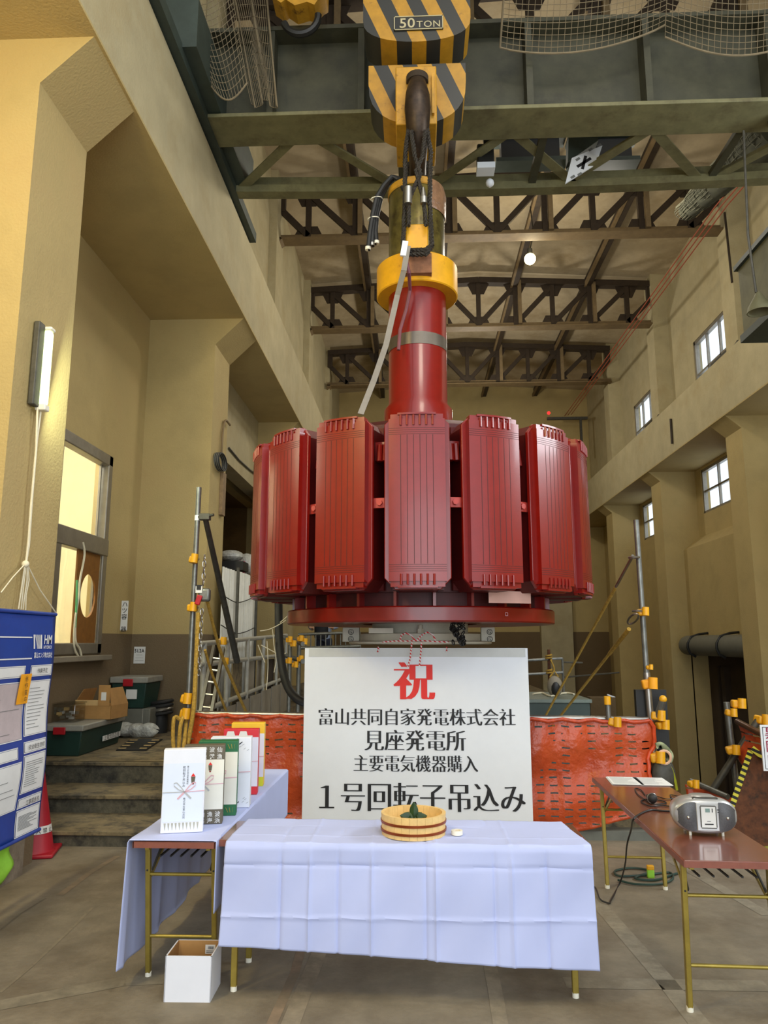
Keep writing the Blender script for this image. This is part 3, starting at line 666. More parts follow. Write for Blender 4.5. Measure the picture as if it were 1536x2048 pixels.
def n3(u, v):
    b = (418 + 76 * u, 166 + 34 * sin(pi * u)); t = (325 + 135 * u, -40 + 40 * sin(pi * u)); k = v ** 0.85
    return at(b[0] + (t[0] - b[0]) * k, b[1] + (t[1] - b[1]) * k, Y=6.75 - 0.1 * sin(pi * u))
net('safety_net', 'loose grey twine safety net sagging in folds over the end of the girder', n3, 14, 16, 0.003, [[n3(i / 12, 0) for i in range(13)]])
def n4(u, v):
    b = (503 + 54 * u + 4 * sin(u * 23), 208 + 8 * sin(u * 9)); t = (446 + 92 * u + 8 * sin(u * 17), -40)
    return at(b[0] + (t[0] - b[0]) * v, b[1] + (t[1] - b[1]) * v, Y=7.02 + 0.04 * sin(u * 31))
net('safety_net', 'tightly bunched brown twine safety net hanging down the girder web', n4, 40, 10, 0.0032, [[n4(1, j / 6) for j in range(7)]])
def n5(u, v):
    a = at(1560, 250, Z=8.15); b = at(1372, 424, Z=8.2); p = a.lerp(b, u); an = 2 * pi * v
    rr = 0.36 - 0.20 * u + 0.015 * sin(u * 40)
    return p + Vector((cos(an) * rr, 0, sin(an) * rr * 0.8))
net('safety_net', 'rolled-up dark green net slung in a thick bundle along the window side runway', n5, 16, 22, 0.006, [[n5(i / 10, 0.4) for i in range(11)]], 'net_dark')
a = at(1560, 250, Z=8.15); b = at(1372, 424, Z=8.2)
MB().cyl(a, b, 0.33, 0.13).build('rolled_sheet', mat('dark_net_core', (70, 70, 52), 0.95, var=0.25, scale=9), NETS[-1])

# ================================================================== HOOK BLOCK
HX, HY = 0.055, 6.6
hb = thing('hook_block', 'yellow and black striped fifty ton crane hook block above the rotor', 'hook block', (HX, HY, 6.3))
def dshape(hw, ztop, zflat, zbot, n=16):
    pts = [(-hw, ztop), (-hw, zflat)]
    for i in range(1, n): t = pi * i / n; pts.append((-hw * cos(t), zflat - (zflat - zbot) * sin(t) ** 0.75))
    return pts + [(hw, zflat), (hw, ztop)]
def sheave_house(name, hw, ztop, zflat, zbot, y0, y1, xo=0.0):
    mb = MB(); mb.prism(dshape(hw, ztop, zflat, zbot), (HX + xo, y0, 0), (1, 0, 0), (0, 0, 1), (0, y1 - y0, 0))
    return mb.build(name, M['hazard'], hb)
up = sheave_house('upper_housing', 0.52, 8.7, 7.62, 7.37, 6.24, 6.62)
lo = sheave_house('lower_housing', 0.475, 7.26, 7.06, 6.60, 6.40, 6.78)
pc = (HX - 0.0, 6.236)
pz = at(837, 47, Y=6.236).z; px0 = at(788, 47, Y=6.236).x; px1 = at(886, 47, Y=6.236).x; hh = 0.075
pl = MB(); pl.b2(px0, px1, 6.228, 6.24, pz - hh, pz + hh); plate = pl.build('capacity_plate', M['black'], hb)
bd = MB()
for (x0, x1, z0, z1) in ((px0, px1, pz + hh - 0.008, pz + hh), (px0, px1, pz - hh, pz - hh + 0.008), (px0, px0 + 0.008, pz - hh, pz + hh), (px1 - 0.008, px1, pz - hh, pz + hh)): bd.b2(x0, x1, 6.222, 6.23, z0, z1)
bd.text('50', 0.15, ((px0 + px1) / 2 - 0.105, 6.224, pz - 0.052), (1, 0, 0), (0, 0, 1), off=0.012)
bd.text('TON', 0.10, ((px0 + px1) / 2 + 0.098, 6.224, pz - 0.052), (1, 0, 0), (0, 0, 1), off=0.004, fitw=0.235)
bd.build('plate_lettering', mat('plate_paint', (176, 166, 130), 0.6, var=0.1), plate)
MB().b2(HX - 0.205, HX + 0.18, 6.16, 6.80, 6.42, 7.03).build('crosshead', M['block_yellow'], hb, bevel=0.012)
MB().b2(HX + 0.135, HX + 0.155, 6.12, 6.17, 6.5, 6.92).build('safety_bar', M['block_yellow'], hb)
# forged hook: nut, shank and the hooked body seen from its back
MB().cyl((HX, 6.15, 6.84), (HX, 6.15, 6.90), 0.105, n=20).build('hook_nut', M['dark'], hb)
hk = MB(); hk.tube([(HX, 6.17, 6.90), (HX, 6.12, 6.80), (HX, 6.06, 6.64), (HX, 6.06, 6.50), (HX, 6.09, 6.36), (HX, 6.2, 6.21), (HX, 6.36, 6.12), (HX, 6.55, 6.12), (HX, 6.72, 6.18), (HX, 6.80, 6.28), (HX, 6.8, 6.38)], [0.06, 0.085, 0.112, 0.122, 0.11, 0.092, 0.08, 0.085, 0.075, 0.055, 0.02], 14)
hk.build('hook', M['hook_steel'], hb)
for x in (-0.35, -0.12, 0.14, 0.36):
    MB().tube([(HX + x, 6.6, 8.6), (HX + x * 1.02, 6.6, 10.4)], 0.018, 6).build('hoist_rope', M['rope_steel'], hb)
# trolley and the small auxiliary hook
t = thing('auxiliary_hook_block', 'small rusty yellow auxiliary hook block hanging at the top beside the big one', 'hook block', at(602, 40, Y=6.9))
c0 = at(602, 10, Y=6.9)
mb = MB(); mb.prism([(-0.3, 0.4), (-0.3, 0.02), (-0.2, -0.06), (-0.15, -0.02), (-0.05, -0.1), (0.08, -0.06), (0.16, -0.1), (0.22, 0.0), (0.28, 0.04), (0.28, 0.4)], c0 + Vector((0, -0.1, 0)), (1, 0, 0), (0, 0, 1), (0, 0.25, 0)); mb.build('housing', M['block_yellow'], t)
MB().tube([c0 + Vector((0.19 * cos(a_) , 0, -0.15 + 0.21 * sin(a_))) for a_ in [radians(d_) for d_ in range(200, 380, 15)]], 0.04, 8).build('hook', M['black'], t)
tr = thing('crane_trolley', 'dark crane trolley frame above the girders at the very top', 'trolley', (0.4, 6.5, 9.1))
MB().b2(-1.3, 2.1, 5.9, 6.2, 9.15, 9.4).build('frame_beam', M['foliage_paint'], tr); MB().b2(-1.3, 2.1, 6.95, 7.2, 9.0, 9.3).build('frame_beam', M['foliage_paint'], tr)
MB().cyl((0.95, 6.5, 9.0), (1.6, 6.5, 9.0), 0.3, n=24).build('hoist_drum', M['dark_pipe'], tr)

# ================================================================== ROTOR
RX, RY = 0.04, 6.6
ro = thing('generator_rotor', 'huge red sixteen-pole generator rotor hanging from the crane over the pit', 'rotor', (RX, RY, 1.66))
RC = (RX, RY, 0)
ZP0, ZP1, RR = 2.038, 3.305, 1.485
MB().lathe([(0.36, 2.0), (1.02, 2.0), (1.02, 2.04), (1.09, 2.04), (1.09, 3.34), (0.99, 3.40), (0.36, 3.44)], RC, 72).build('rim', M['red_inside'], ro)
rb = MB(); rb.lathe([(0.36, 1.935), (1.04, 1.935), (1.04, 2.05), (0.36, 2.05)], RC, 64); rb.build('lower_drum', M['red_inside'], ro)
for k in range(24):
    a = 2 * pi * (k + 0.35) / 24; d = Vector((sin(a), -cos(a), 0)); c = Vector(RC)
    MB().bar(c + d * 0.98 + Vector((0, 0, 1.99)), c + d * 1.12 + Vector((0, 0, 1.99)), 0.022, 0.11).build('rib', M['red'], ro)
MB().lathe([(0.5, 1.825), (1.15, 1.820), (1.16, 1.83), (1.16, 1.925), (1.15, 1.935), (0.5, 1.935), (0.5, 1.825)], RC, 96).build('brake_ring', M['red'], ro)
mb = MB(); mb.text('□', 0.035, (RX + 0.64, RY - 1.005, 1.865), (0.83, 0.55, 0), (0, 0, 1)); mb.build('ring_mark', M['pink'], ro)
lp = MB(); p = at(975, 1207, Y=5.62); q = at(1060, 1184, Y=5.68); lp.prism([(0, 0), (1, 0), (1, 1), (0, 1)], (p.x, 5.52, p.z), (q.x - p.x, 0.13, 0), (0, 0, q.z - p.z), (0, 0.006, 0)); lp.build('label_plate', mat('pale_pink_plate', (226, 178, 164), 0.5, var=0.03), ro)
for k in range(6):
    a = 2 * pi * (k + 0.5) / 6; d = Vector((sin(a), -cos(a), 0)); c = Vector(RC)
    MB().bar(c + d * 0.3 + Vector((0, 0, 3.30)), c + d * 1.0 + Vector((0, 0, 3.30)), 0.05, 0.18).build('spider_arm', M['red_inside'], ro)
# pole: shoe with rounded face, chamfered side flanges, damper bars, coil behind
def make_pole():
    P = bpy.data.objects.new('pole', None)
    hw = 0.202; H = ZP1 - ZP0
    def ang(x): return RR - (RR - sqrt(max(0, RR * RR - x * x))) * 1.15
    mb = MB(); n = 14; xs = [-hw + 2 * hw * i / n for i in range(n + 1)]
    face = [(x, -ang(x)) for x in xs]
    prof = face + [(hw, -1.385), (-hw, -1.385)]
    mb.prism(prof, (0, 0, ZP0 + 0.05), (1, 0, 0), (0, 1, 0), (0, 0, H - 0.10))
    # end blocks a little lower than the face, with a lip
    for z0, z1 in ((ZP0 + 0.012, ZP0 + 0.052), (ZP1 - 0.052, ZP1 - 0.012)):
        mb.prism([(x * 0.94, y + 0.012) for x, y in face] + [(hw * 0.9, -1.385), (-hw * 0.9, -1.385)], (0, 0, z0), (1, 0, 0), (0, 1, 0), (0, 0, z1 - z0))
    pole = mb.build('pole', M['red'], ro, local=True); 
    # octagonal flange behind the shoe (chamfered corners)
    W = 0.236; ch = 0.075
    oct_ = [(-W + ch, ZP0 - 0.004), (W - ch, ZP0 - 0.004), (W, ZP0 + ch), (W, ZP1 - ch), (W - ch, ZP1 + 0.004), (-W + ch, ZP1 + 0.004), (-W, ZP1 - ch), (-W, ZP0 + ch)]
    MB().prism(oct_, (0, -1.415, 0), (1, 0, 0), (0, 0, 1), (0, 0.03, 0)).build('pole_flange', M['red'], pole, local=True, bevel=0.006)
    cb = MB(); cb.prism([(x * 0.84, z0_) for x, z0_ in oct_], (0, -1.385, 0), (1, 0, 0), (0, 0, 1), (0, 0.27, 0)); cb.build('coil', M['red_dark'], pole, local=True)
    bk = MB(); bk.b2(-0.19, 0.19, -1.13, -1.10, ZP0 + 0.01, ZP1 - 0.01); bk.b2(-0.13, 0.13, -1.11, -1.06, ZP0 + 0.05, ZP1 - 0.05); bk.build('coil_washer', M['red_dark'], pole, local=True)
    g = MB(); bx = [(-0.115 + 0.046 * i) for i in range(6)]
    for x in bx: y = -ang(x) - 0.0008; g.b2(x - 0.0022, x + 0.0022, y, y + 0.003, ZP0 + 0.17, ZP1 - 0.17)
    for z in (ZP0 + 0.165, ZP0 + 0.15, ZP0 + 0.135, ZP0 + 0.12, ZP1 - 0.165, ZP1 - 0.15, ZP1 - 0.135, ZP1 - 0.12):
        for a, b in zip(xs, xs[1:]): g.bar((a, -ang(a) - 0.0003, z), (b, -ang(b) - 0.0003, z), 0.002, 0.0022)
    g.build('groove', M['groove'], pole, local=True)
    for z0, z1 in ((ZP0 + 0.025, ZP0 + 0.10), (ZP1 - 0.10, ZP1 - 0.025)):
        for x in bx: e = MB(); e.tube([(x, -ang(x) - 0.005, z0), (x, -ang(x) - 0.005, z1)], 0.0085, 8); e.build('damper_bar', M['red'], pole, local=True)
    for z in (ZP0 + 0.012, ZP1 - 0.012):
        r = MB(); r.prism([(x * 0.8, y - 0.004) for x, y in face[1:-1]] + [(hw * 0.66, -1.42), (-hw * 0.66, -1.42)], (0, 0, z - 0.007), (1, 0, 0), (0, 1, 0), (0, 0, 0.014))
        r.build('damper_ring', M['red'], pole, local=True)
    bpy.data.objects.remove(P)
    return pole
def make_link():
    mb = MB(); mb.b2(-0.14, 0.14, -1.385, -1.36, 2.625, 2.70); mb.cyl((0, -1.35, 2.662), (0, -1.41, 2.662), 0.022, n=6); 
    return mb.build('pole_link', mat('pole_link_enamel', (184, 62, 52), 0.4, var=0.05), ro, local=True, bevel=0.004)
def make_lug():
    mb = MB(); mb.tube([(-0.02, -1.26, 3.12), (-0.015, -1.33, 3.10), (-0.015, -1.345, 2.98)], 0.022, 8); mb.tube([(0.03, -1.26, 3.12), (0.028, -1.33, 3.10), (0.028, -1.345, 2.98)], 0.022, 8)
    mb.b2(-0.08, 0.08, -1.30, -1.25, 3.0, 3.14); return mb.build('coil_lead', M['red'], ro, local=True)
pole = make_pole(); link = make_link(); lug = make_lug()
# Move the prototype to the rotor axis; every copy turns about that axis
N_P = 16; A0 = radians(-0.8)
for k in range(N_P):
    a = A0 + 2 * pi * k / N_P
    for src, off in ((pole, 0), (link, pi / N_P), (lug, pi / N_P)):
        o = src if k == 0 else src.copy()
        if k: C.objects.link(o)
        o.location = (0, 0, -1.66 * K_HALL); o.rotation_euler = (0, 0, a + off)
        if k and src is pole:
            for g in list(src.children): d = g.copy(); C.objects.link(d); d.parent = o
# shaft
MB().lathe([(0.0, 1.7), (0.27, 1.7), (0.27, 3.40), (0.315, 3.40), (0.315, 3.775), (0.272, 3.83), (0.272, 4.90)], RC, 48).build('shaft', M['red'], ro)
MB().lathe([(0.27, 4.335), (0.2755, 4.335), (0.2755, 4.45), (0.27, 4.45)], RC, 48).build('shaft_journal_band', mat('bare_band', (122, 112, 100), 0.35, metal=0.7, var=0.1), ro)
MB().lathe([(0.27, 4.89), (0.375, 4.89), (0.385, 4.90), (0.385, 5.17), (0.375, 5.18), (0.25, 5.18)], RC, 56).build('lifting_collar', M['yellow'], ro)
MB().lathe([(0.27, 5.17), (0.268, 5.98), (0.262, 5.99), (0.0, 5.99)], RC, 40).build('upper_shaft', M['olive_steel'], ro)
MB().lathe([(0.275, 5.7), (0.285, 5.72), (0.29, 5.93), (0.272, 6.0)], RC, 24, a0=-1.1, a1=1.0).build('shaft_wrapping', mat('brown_wrapping_film', (140, 104, 76), 0.3, var=0.2, scale=14, bump=0.6, bscale=18), ro)
MB().lathe([(0.272, 5.93), (0.28, 5.94), (0.28, 6.0), (0.265, 6.01)], RC, 24, a0=2.4, a1=5.2).build('shaft_edge_guard', M['block_yellow'], ro)
for s in (-1, 1):
    y0 = RY + s * 0.30; y1 = RY + s * 0.52
    MB().b2(RX - 0.10, RX + 0.10, min(y0, y1), max(y0, y1), 5.11, 5.36).build('lifting_lug', M['yellow'], ro, bevel=0.012)
    MB().b2(RX - 0.13, RX + 0.13, min(RY + s * 0.36, RY + s * 0.44), max(RY + s * 0.36, RY + s * 0.44), 4.93, 5.12).build('lug_pad', mat('rope_pad_felt', (140, 96, 70), 0.9, var=0.2, scale=20), ro)
# white coupling at the foot of the shaft
MB().lathe([(0.0, 1.652), (0.60, 1.652), (0.622, 1.66), (0.622, 1.676), (0.60, 1.682), (0.53, 1.684), (0.53, 1.742), (0.50, 1.745), (0.42, 1.748), (0.42, 1.83), (0.0, 1.83)], RC, 64).build('coupling_flange', M['cream_metal'], ro)
for s in (-1, 1):
    x = RX + s * 0.60
    lg = MB(); lg.b2(x - 0.075, x + 0.045 if s > 0 else x + 0.075, RY - 0.10, RY - 0.06, 1.675, 1.80); o = lg.build('corner_lug', M['cream_metal'], ro, bevel=0.006)
    tx = MB()
    for z in (1.76, 1.70):
        tx.lathe([(0.021, 0), (0.024, 0)], (0, 0, 0), 20) if False else tx.tube([(x + 0.022 * cos(t_), RY - 0.103, z + 0.022 * sin(t_)) for t_ in [2 * pi * i / 16 for i in range(16)]], 0.003, 4, closed=True)
        tx.text('G', 0.034, (x, RY - 0.102, z - 0.012), (1, 0, 0), (0, 0, 1), off=0.01)
    tx.build('stamped_mark', M['ink'], o)
MB().b2(RX - 0.42, RX - 0.22, RY - 0.50, RY - 0.40, 1.745, 1.785).build('key_block', M['cream_metal'], ro)
bo = MB(); bo.cyl((RX + 0.0, RY - 0.50, 1.745), (RX, RY - 0.50, 1.78), 0.03, n=6); bo.cyl((RX, RY - 0.50, 1.78), (RX, RY - 0.50, 1.81), 0.018); bo.build('bolt', M['cream_metal'], ro)

# ================================================================== SLINGS AND CABLES ON THE SHAFT
def rope(mb, pts, r, tw=9):
    """laid wire rope: three strands twisted about the path"""
    P = []
    for a, b in zip(pts, pts[1:]):
        a = Vector(a); b = Vector(b); n = max(2, int((b - a).length / 0.03))
        for i in range(n): P.append(a.lerp(b, i / n))
    P.append(Vector(pts[-1]))
    for k in range(3):
        Q = []; L = 0
        for i, p in enumerate(P):
            if i: L += (p - P[i - 1]).length
            d = (P[min(i + 1, len(P) - 1)] - P[max(0, i - 1)]).normalized(); u = d.orthogonal().normalized(); v = d.cross(u)
            t = 2 * pi * (L * tw + k / 3); Q.append(p + (u * cos(t) + v * sin(t)) * r * 0.5)
        mb.tube(Q, r * 0.58, 6)
def sling(name, label, yl, front):
    t = thing(name, label, 'wire rope', (HX, RY, 6.0), 0, 'wire rope slings between hook and rotor')
    yh = 6.03 if front else 6.5
    mb = MB()
    rope(mb, [(HX - 0.085, yh + 0.05, 6.30), (HX - 0.115, yh + 0.03, 6.05), (RX - 0.105, yl, 5.55), (RX - 0.125, yl, 5.12)], 0.024)
    rope(mb, [(HX + 0.085, yh + 0.05, 6.30), (HX + 0.115, yh + 0.03, 6.05), (RX + 0.115, yl, 5.55), (RX + 0.13, yl, 5.12)], 0.024)
    rope(mb, [(RX - 0.125, yl, 5.12), (RX - 0.07, yl - 0.02, 5.065), (RX + 0.07, yl - 0.02, 5.065), (RX + 0.13, yl, 5.12)], 0.03)
    rope(mb, [(RX - 0.12, yl - 0.005, 5.09), (RX - 0.07, yl - 0.02, 5.03), (RX + 0.07, yl - 0.02, 5.03), (RX + 0.12, yl - 0.005, 5.09)], 0.024)
    mb.build('rope_legs', M['rope_steel'], t)
    m2 = MB(); rope(m2, [(HX - 0.06, yh, 6.25), (HX - 0.03, yh - 0.02, 5.98), (HX + 0.02, yh, 5.82), (RX - 0.07, yl - 0.03, 5.55), (RX - 0.075, yl - 0.02, 5.3)], 0.022)
    rope(m2, [(HX + 0.07, yh, 6.25), (HX + 0.04, yh - 0.02, 5.98), (HX - 0.02, yh, 5.85), (RX + 0.06, yl - 0.03, 5.55), (RX + 0.08, yl - 0.02, 5.3)], 0.022)
    m2.build('rope_eye', M['rope_steel'], t)
    MB().cyl((RX - 0.078, yl - 0.045, 5.50), (RX - 0.075, yl - 0.045, 5.66), 0.036, n=16).build('crimp_sleeve', M['steel'], t)
    MB().cyl((RX + 0.062, yl - 0.045, 5.50), (RX + 0.062, yl - 0.045, 5.56), 0.032, n=16).cyl((RX + 0.06, yl - 0.045, 5.56), (RX + 0.058, yl - 0.04, 5.66), 0.028, 0.012, n=16).build('crimp_sleeve', M['steel'], t)
sling('wire_rope_sling', 'greasy twisted wire rope sling with silver sleeves on the front lifting lug', 6.04, True)
sling('wire_rope_sling', 'dark wire rope sling passing down behind the shaft to the rear lug', 7.16, False)
p = [at(x, y, Y=yy) for x, y, yy in ((816, 492, 5.98), (808, 540, 5.95), (795, 590, 6.05), (772, 690, 5.9), (748, 760, 5.7), (722, 826, 5.55))]
t = thing('grey_strap', 'flat grey strap running from the lifting lug down to the rotor top', 'strap', p[-1])
mb = MB()
for a, b in zip(p, p[1:]): mb.bar(a, b + (b - a) * 0.03, 0.048, 0.006, up=(0, -1, 0.3))
mb.build('webbing', mat('grey_webbing', (134, 128, 120), 0.7, var=0.1), t)
MB().bar(at(811, 483, Y=5.98), at(806, 512, Y=5.97), 0.05, 0.02, up=(0, -1, 0.3)).build('end_tape', M['white'], t)
p = [at(x, y, Y=yy) for x, y, yy in ((811, 515, 5.99), (818, 545, 6.02), (820, 580, 6.22), (812, 620, 6.28), (800, 660, 6.28), (797, 700, 6.27))]
tag(MB().tube(p, 0.016, 8).build('purple_cord', mat('purple_grey_cord', (120, 66, 74), 0.6)), 'thin purplish cord curling down the red shaft beside the grey strap', 'cord')
t = thing('cable_bundle', 'black cable bundle bound with white ties, its cut ends hanging beside the shaft', 'cable', at(775, 355, Y=6.5))
for k, (dx, e) in enumerate(((-5, (736, 500)), (0, (744, 492)), (6, (753, 488)))):
    p = [at(x + dx * f, y, Y=(6.36 if f < 0.2 else 6.45) + 0.02 * k) for x, y, f in ((808, 380, 0.0), (800, 358, 0.3), (786, 354, 0.5), (770, 372, 0.6), (757, 395, 0.8), (749, 430, 0.8), (745, 462, 1.0))] + [at(*e, Y=6.45 + 0.02 * k)]
    cbl = MB().tube(p, 0.024, 8).build('cable', M['rubber'], t)
    MB().cyl(p[-1], p[-1] + Vector((0, 0, 0.03)), 0.027).build('cable_end', M['plastic_white'] if k != 1 else M['steel'], cbl)
for (x, y) in ((753, 398), (747, 438)):
    c = at(x, y, Y=6.47); MB().tube([c + Vector((0.055 * cos(t_), 0.04 * sin(t_), 0.006 * cos(t_))) for t_ in [2 * pi * i / 14 for i in range(14)]], 0.005, 5, closed=True).build('cable_tie', M['plastic_white'], t)

# ================================================================== THE SIGN (unscaled from here on)
hall(False)
SY = 6.62
sa = at(610, 1296, Y=SY); sb = at(1055, 1296, Y=SY)
SX0, SX1, SZ1, SZ0 = sa.x, sb.x, sa.z, 0.03
sg = thing('congratulation_sign', 'large white board with a red character and five lines of black Japanese lettering', 'sign', ((SX0 + SX1) / 2, SY, 0))
bdm = MB().b2(SX0, SX1, SY, SY + 0.03, SZ0, SZ1).build('board', M['white'], sg)
MB().b2(SX0 + 0.035, SX1 - 0.02, SY - 0.003, SY, at(0, 1313, Y=SY).z, SZ1 - 0.005).build('top_tape', M['grey_tape'], sg)
def line(body, x0, x1, ytop, ybot, mt, ser=0.041, off=-0.0175, name='lettering'):
    L = at(x0, ybot, Y=SY); R = at(x1, ybot, Y=SY); T = at(x0, ytop, Y=SY)
    h = (T.z - L.z) / 0.92; wd = R.x - L.x
    mb = MB(); mb.text(body, h, ((L.x + R.x) / 2, SY - 0.004, L.z + 0.08 * h), (1, 0, 0), (0, 0, 1), serif=ser, off=off, fitw=wd * (1.0 + 0.06 / len(body)))
    mb.build(name, mt, sg)
line('祝', 789, 868, 1322, 1400, M['ink_red'], ser=0.055)
line('富山共同自家発電株式会社', 636, 1031, 1416, 1450, M['ink'])
line('見座発電所', 729, 932, 1459, 1501, M['ink'])
line('主要電気機器購入', 707, 956, 1509, 1543, M['ink'])
line('１号回転子吊込み', 628, 1052, 1563, 1622, M['ink'], ser=0.042)
cz = 1.700
cd_ = thing('twisted_cord', 'red and white twisted cord tied in a bow above the white sign', 'cord', (0.0, 6.55, cz))
fy = 6.5
def arcp(cx, cz_, rx, rz, a0, a1, n=14, y=fy): return [(cx + rx * cos(radians(a0 + (a1 - a0) * i / n)), y, cz_ + rz * sin(radians(a0 + (a1 - a0) * i / n))) for i in range(n + 1)]
b0 = at(830, 1282, Y=fy)
def P(x, y): return tuple(at(x, y, Y=fy))
MB().tube([P(765, 1284), P(790, 1282), P(815, 1282), P(842, 1281), P(870, 1283), P(897, 1284)], 0.006, 6).build('wrapped_turn', M['twist'], cd_)
MB().tube([P(830, 1281), P(822, 1270), P(812, 1266), P(803, 1270), P(800, 1280)], 0.007, 6).build('bow_loop', M['twist'], cd_)
MB().tube([P(833, 1281), P(846, 1268), P(856, 1264), P(866, 1270), P(871, 1281)], 0.007, 6).build('bow_loop', M['twist'], cd_)
MB().tube([P(824, 1284), P(822, 1300), P(820, 1318), P(815, 1336)], 0.007, 6).build('cord_tail', M['twist'], cd_)
MB().tube([P(843, 1284), P(842, 1300), P(840, 1320), P(839, 1333)], 0.007, 6).build('cord_tail', M['twist'], cd_)
for x in (757, 894): MB().tube([tuple(at(x - 1, 1294, Y=SY + 0.0)), tuple(at(x, 1299, Y=SY - 0.012)), tuple(at(x - 2, 1304, Y=SY - 0.008))], 0.007, 6).build('cord_knot', M['twist'], cd_)
ck = at(918, 1262, Y=6.44)
t = thing('chain_hoist_bag', 'crumpled black chain heap hanging on the white coupling above the sign', 'chain', ck)
mb = MB(); random.seed(3)
for i in range(46):
    u = random.random(); c = Vector((ck.x + random.uniform(-0.06, 0.045) + 0.02 * (0.5 - u), ck.y + random.uniform(-0.03, 0.03), ck.z - 0.11 + 0.2 * u))
    a1, a2 = random.uniform(0, 6.3), random.uniform(0, 6.3); e1 = Vector((cos(a1), sin(a1) * 0.5, sin(a2))).normalized(); e2 = e1.orthogonal().normalized()
    mb.tube([c + (e1 * cos(q) * 0.024 + e2 * sin(q) * 0.014) for q in [2 * pi * k / 10 for k in range(10)]], 0.0055, 5, closed=True)
mb.build('chain_links', M['black'], t)['kind'] = 'stuff'

# ================================================================== TABLES
def table(label, L, W, loc, rz, splay=0.03, inset=0.09):
    t = thing('folding_table', label, 'table', loc, rz, 'folding tables')
    MB().b2(-L / 2, L / 2, -W / 2, W / 2, 0.668, 0.70).build('tabletop', [M['table_wood']], t, local=True, bevel=0.003)
    eb = MB(); e = 0.002
    eb.b2(-L / 2 - e, L / 2 + e, -W / 2 - e, -W / 2 + 0.004, 0.669, 0.697); eb.b2(-L / 2 - e, L / 2 + e, W / 2 - 0.004, W / 2 + e, 0.669, 0.697)
    eb.b2(-L / 2 - e, -L / 2 + 0.004, -W / 2, W / 2, 0.669, 0.697); eb.b2(L / 2 - 0.004, L / 2 + e, -W / 2, W / 2, 0.669, 0.697)
    eb.build('edge_band', M['table_edge'], t, local=True)
    for s in (-1, 1):
        xt = s * (L / 2 - inset); xb = s * (L / 2 - inset - splay)
        for q in (-1, 1):
            y = q * (W / 2 - 0.035)
            lg = MB().bar((xt, y, 0.668), (xb, y, 0.02), 0.024, 0.03, up=(1, 0, 0)).build('leg', M['brass'], t, local=True, bevel=0.003)
            MB().cyl((xb, y, 0.0), (xb, y, 0.022), 0.016, n=12).build('foot_cap', M['plastic_white'], lg, local=True)
            MB().bar((s * (L / 2 - 0.42), y - q * 0.02, 0.655), (xt + (xb - xt) * 0.28, y - q * 0.014, 0.50), 0.006, 0.018).build('folding_stay', M['brass'], t, local=True)
            MB().bar((s * (L / 2 - 0.30), y - q * 0.03, 0.655), (xt + (xb - xt) * 0.24, y - q * 0.02, 0.53), 0.006, 0.014).build('folding_stay', M['dark_pipe'], t, local=True)
            MB().cyl((xt + (xb - xt) * 0.2 - 0.016, y, 0.53), (xt + (xb - xt) * 0.2 + 0.016, y, 0.53), 0.005, n=8).build('rivet', M['black'], t, local=True)
        for f_ in (0.24, 0.70):
            x = xt + (xb - xt) * f_; z = 0.668 * (1 - f_)
            MB().cyl((x, -W / 2 + 0.035, z), (x, W / 2 - 0.035, z), 0.0085, n=10).build('crossbar', M['brass'], t, local=True)
        MB().bar((s * (L / 2 - 0.16), -W / 2 + 0.04, 0.64), (s * (L / 2 - 0.16), W / 2 - 0.04, 0.64), 0.02, 0.016).build('rail', M['brass'], t, local=True)
    for q in (-1, 1):
        MB().bar((-L / 2 + 0.06, q * (W / 2 - 0.05), 0.655), (L / 2 - 0.06, q * (W / 2 - 0.05), 0.655), 0.02, 0.022).build('side_rail', M['brass'], t, local=True)
    for k in range(5):
        y = -W / 2 + 0.10 + k * (W - 0.2) / 4; MB().bar((-L / 2 + 0.12, y, 0.60), (L / 2 - 0.12, y, 0.60), 0.008, 0.008).build('shelf_rod', M['black'], t, local=True)
    return t
FT = table('folding table under the long creased white cloth holding the wooden bucket', 1.83, 0.40, (-0.0725, 4.085, 0), 0.0, 0.0, 0.09)
LT = table('folding table end-on under the row of wrapped gift boxes', 2.08, 0.41, (-1.2, 4.88, 0), pi / 2, 0.10, 0.12)
RT = table('uncovered folding table with reddish top carrying the silver radio', 2.1, 0.46, (1.475, 4.665, 0), pi / 2 - radians(2.1), 0.04, 0.14)

def crease(u, us, wd=0.007, amp=0.006):
    s_ = 0
    for i, c in enumerate(us):
        d = abs(u - c); s_ += amp * (1 if i % 2 else -1) * math.exp(-(d / wd) ** 2 * 0.9) + amp * 0.35 * (1 if i % 2 else -1) * math.exp(-d / 0.05)
    return s_
def wob(a, b): return 0.004 * sin(a * 7.1 + 1.3 * sin(b * 5)) + 0.003 * sin(b * 11 + a * 3.3) + 0.0022 * sin(a * 23 + b * 17)
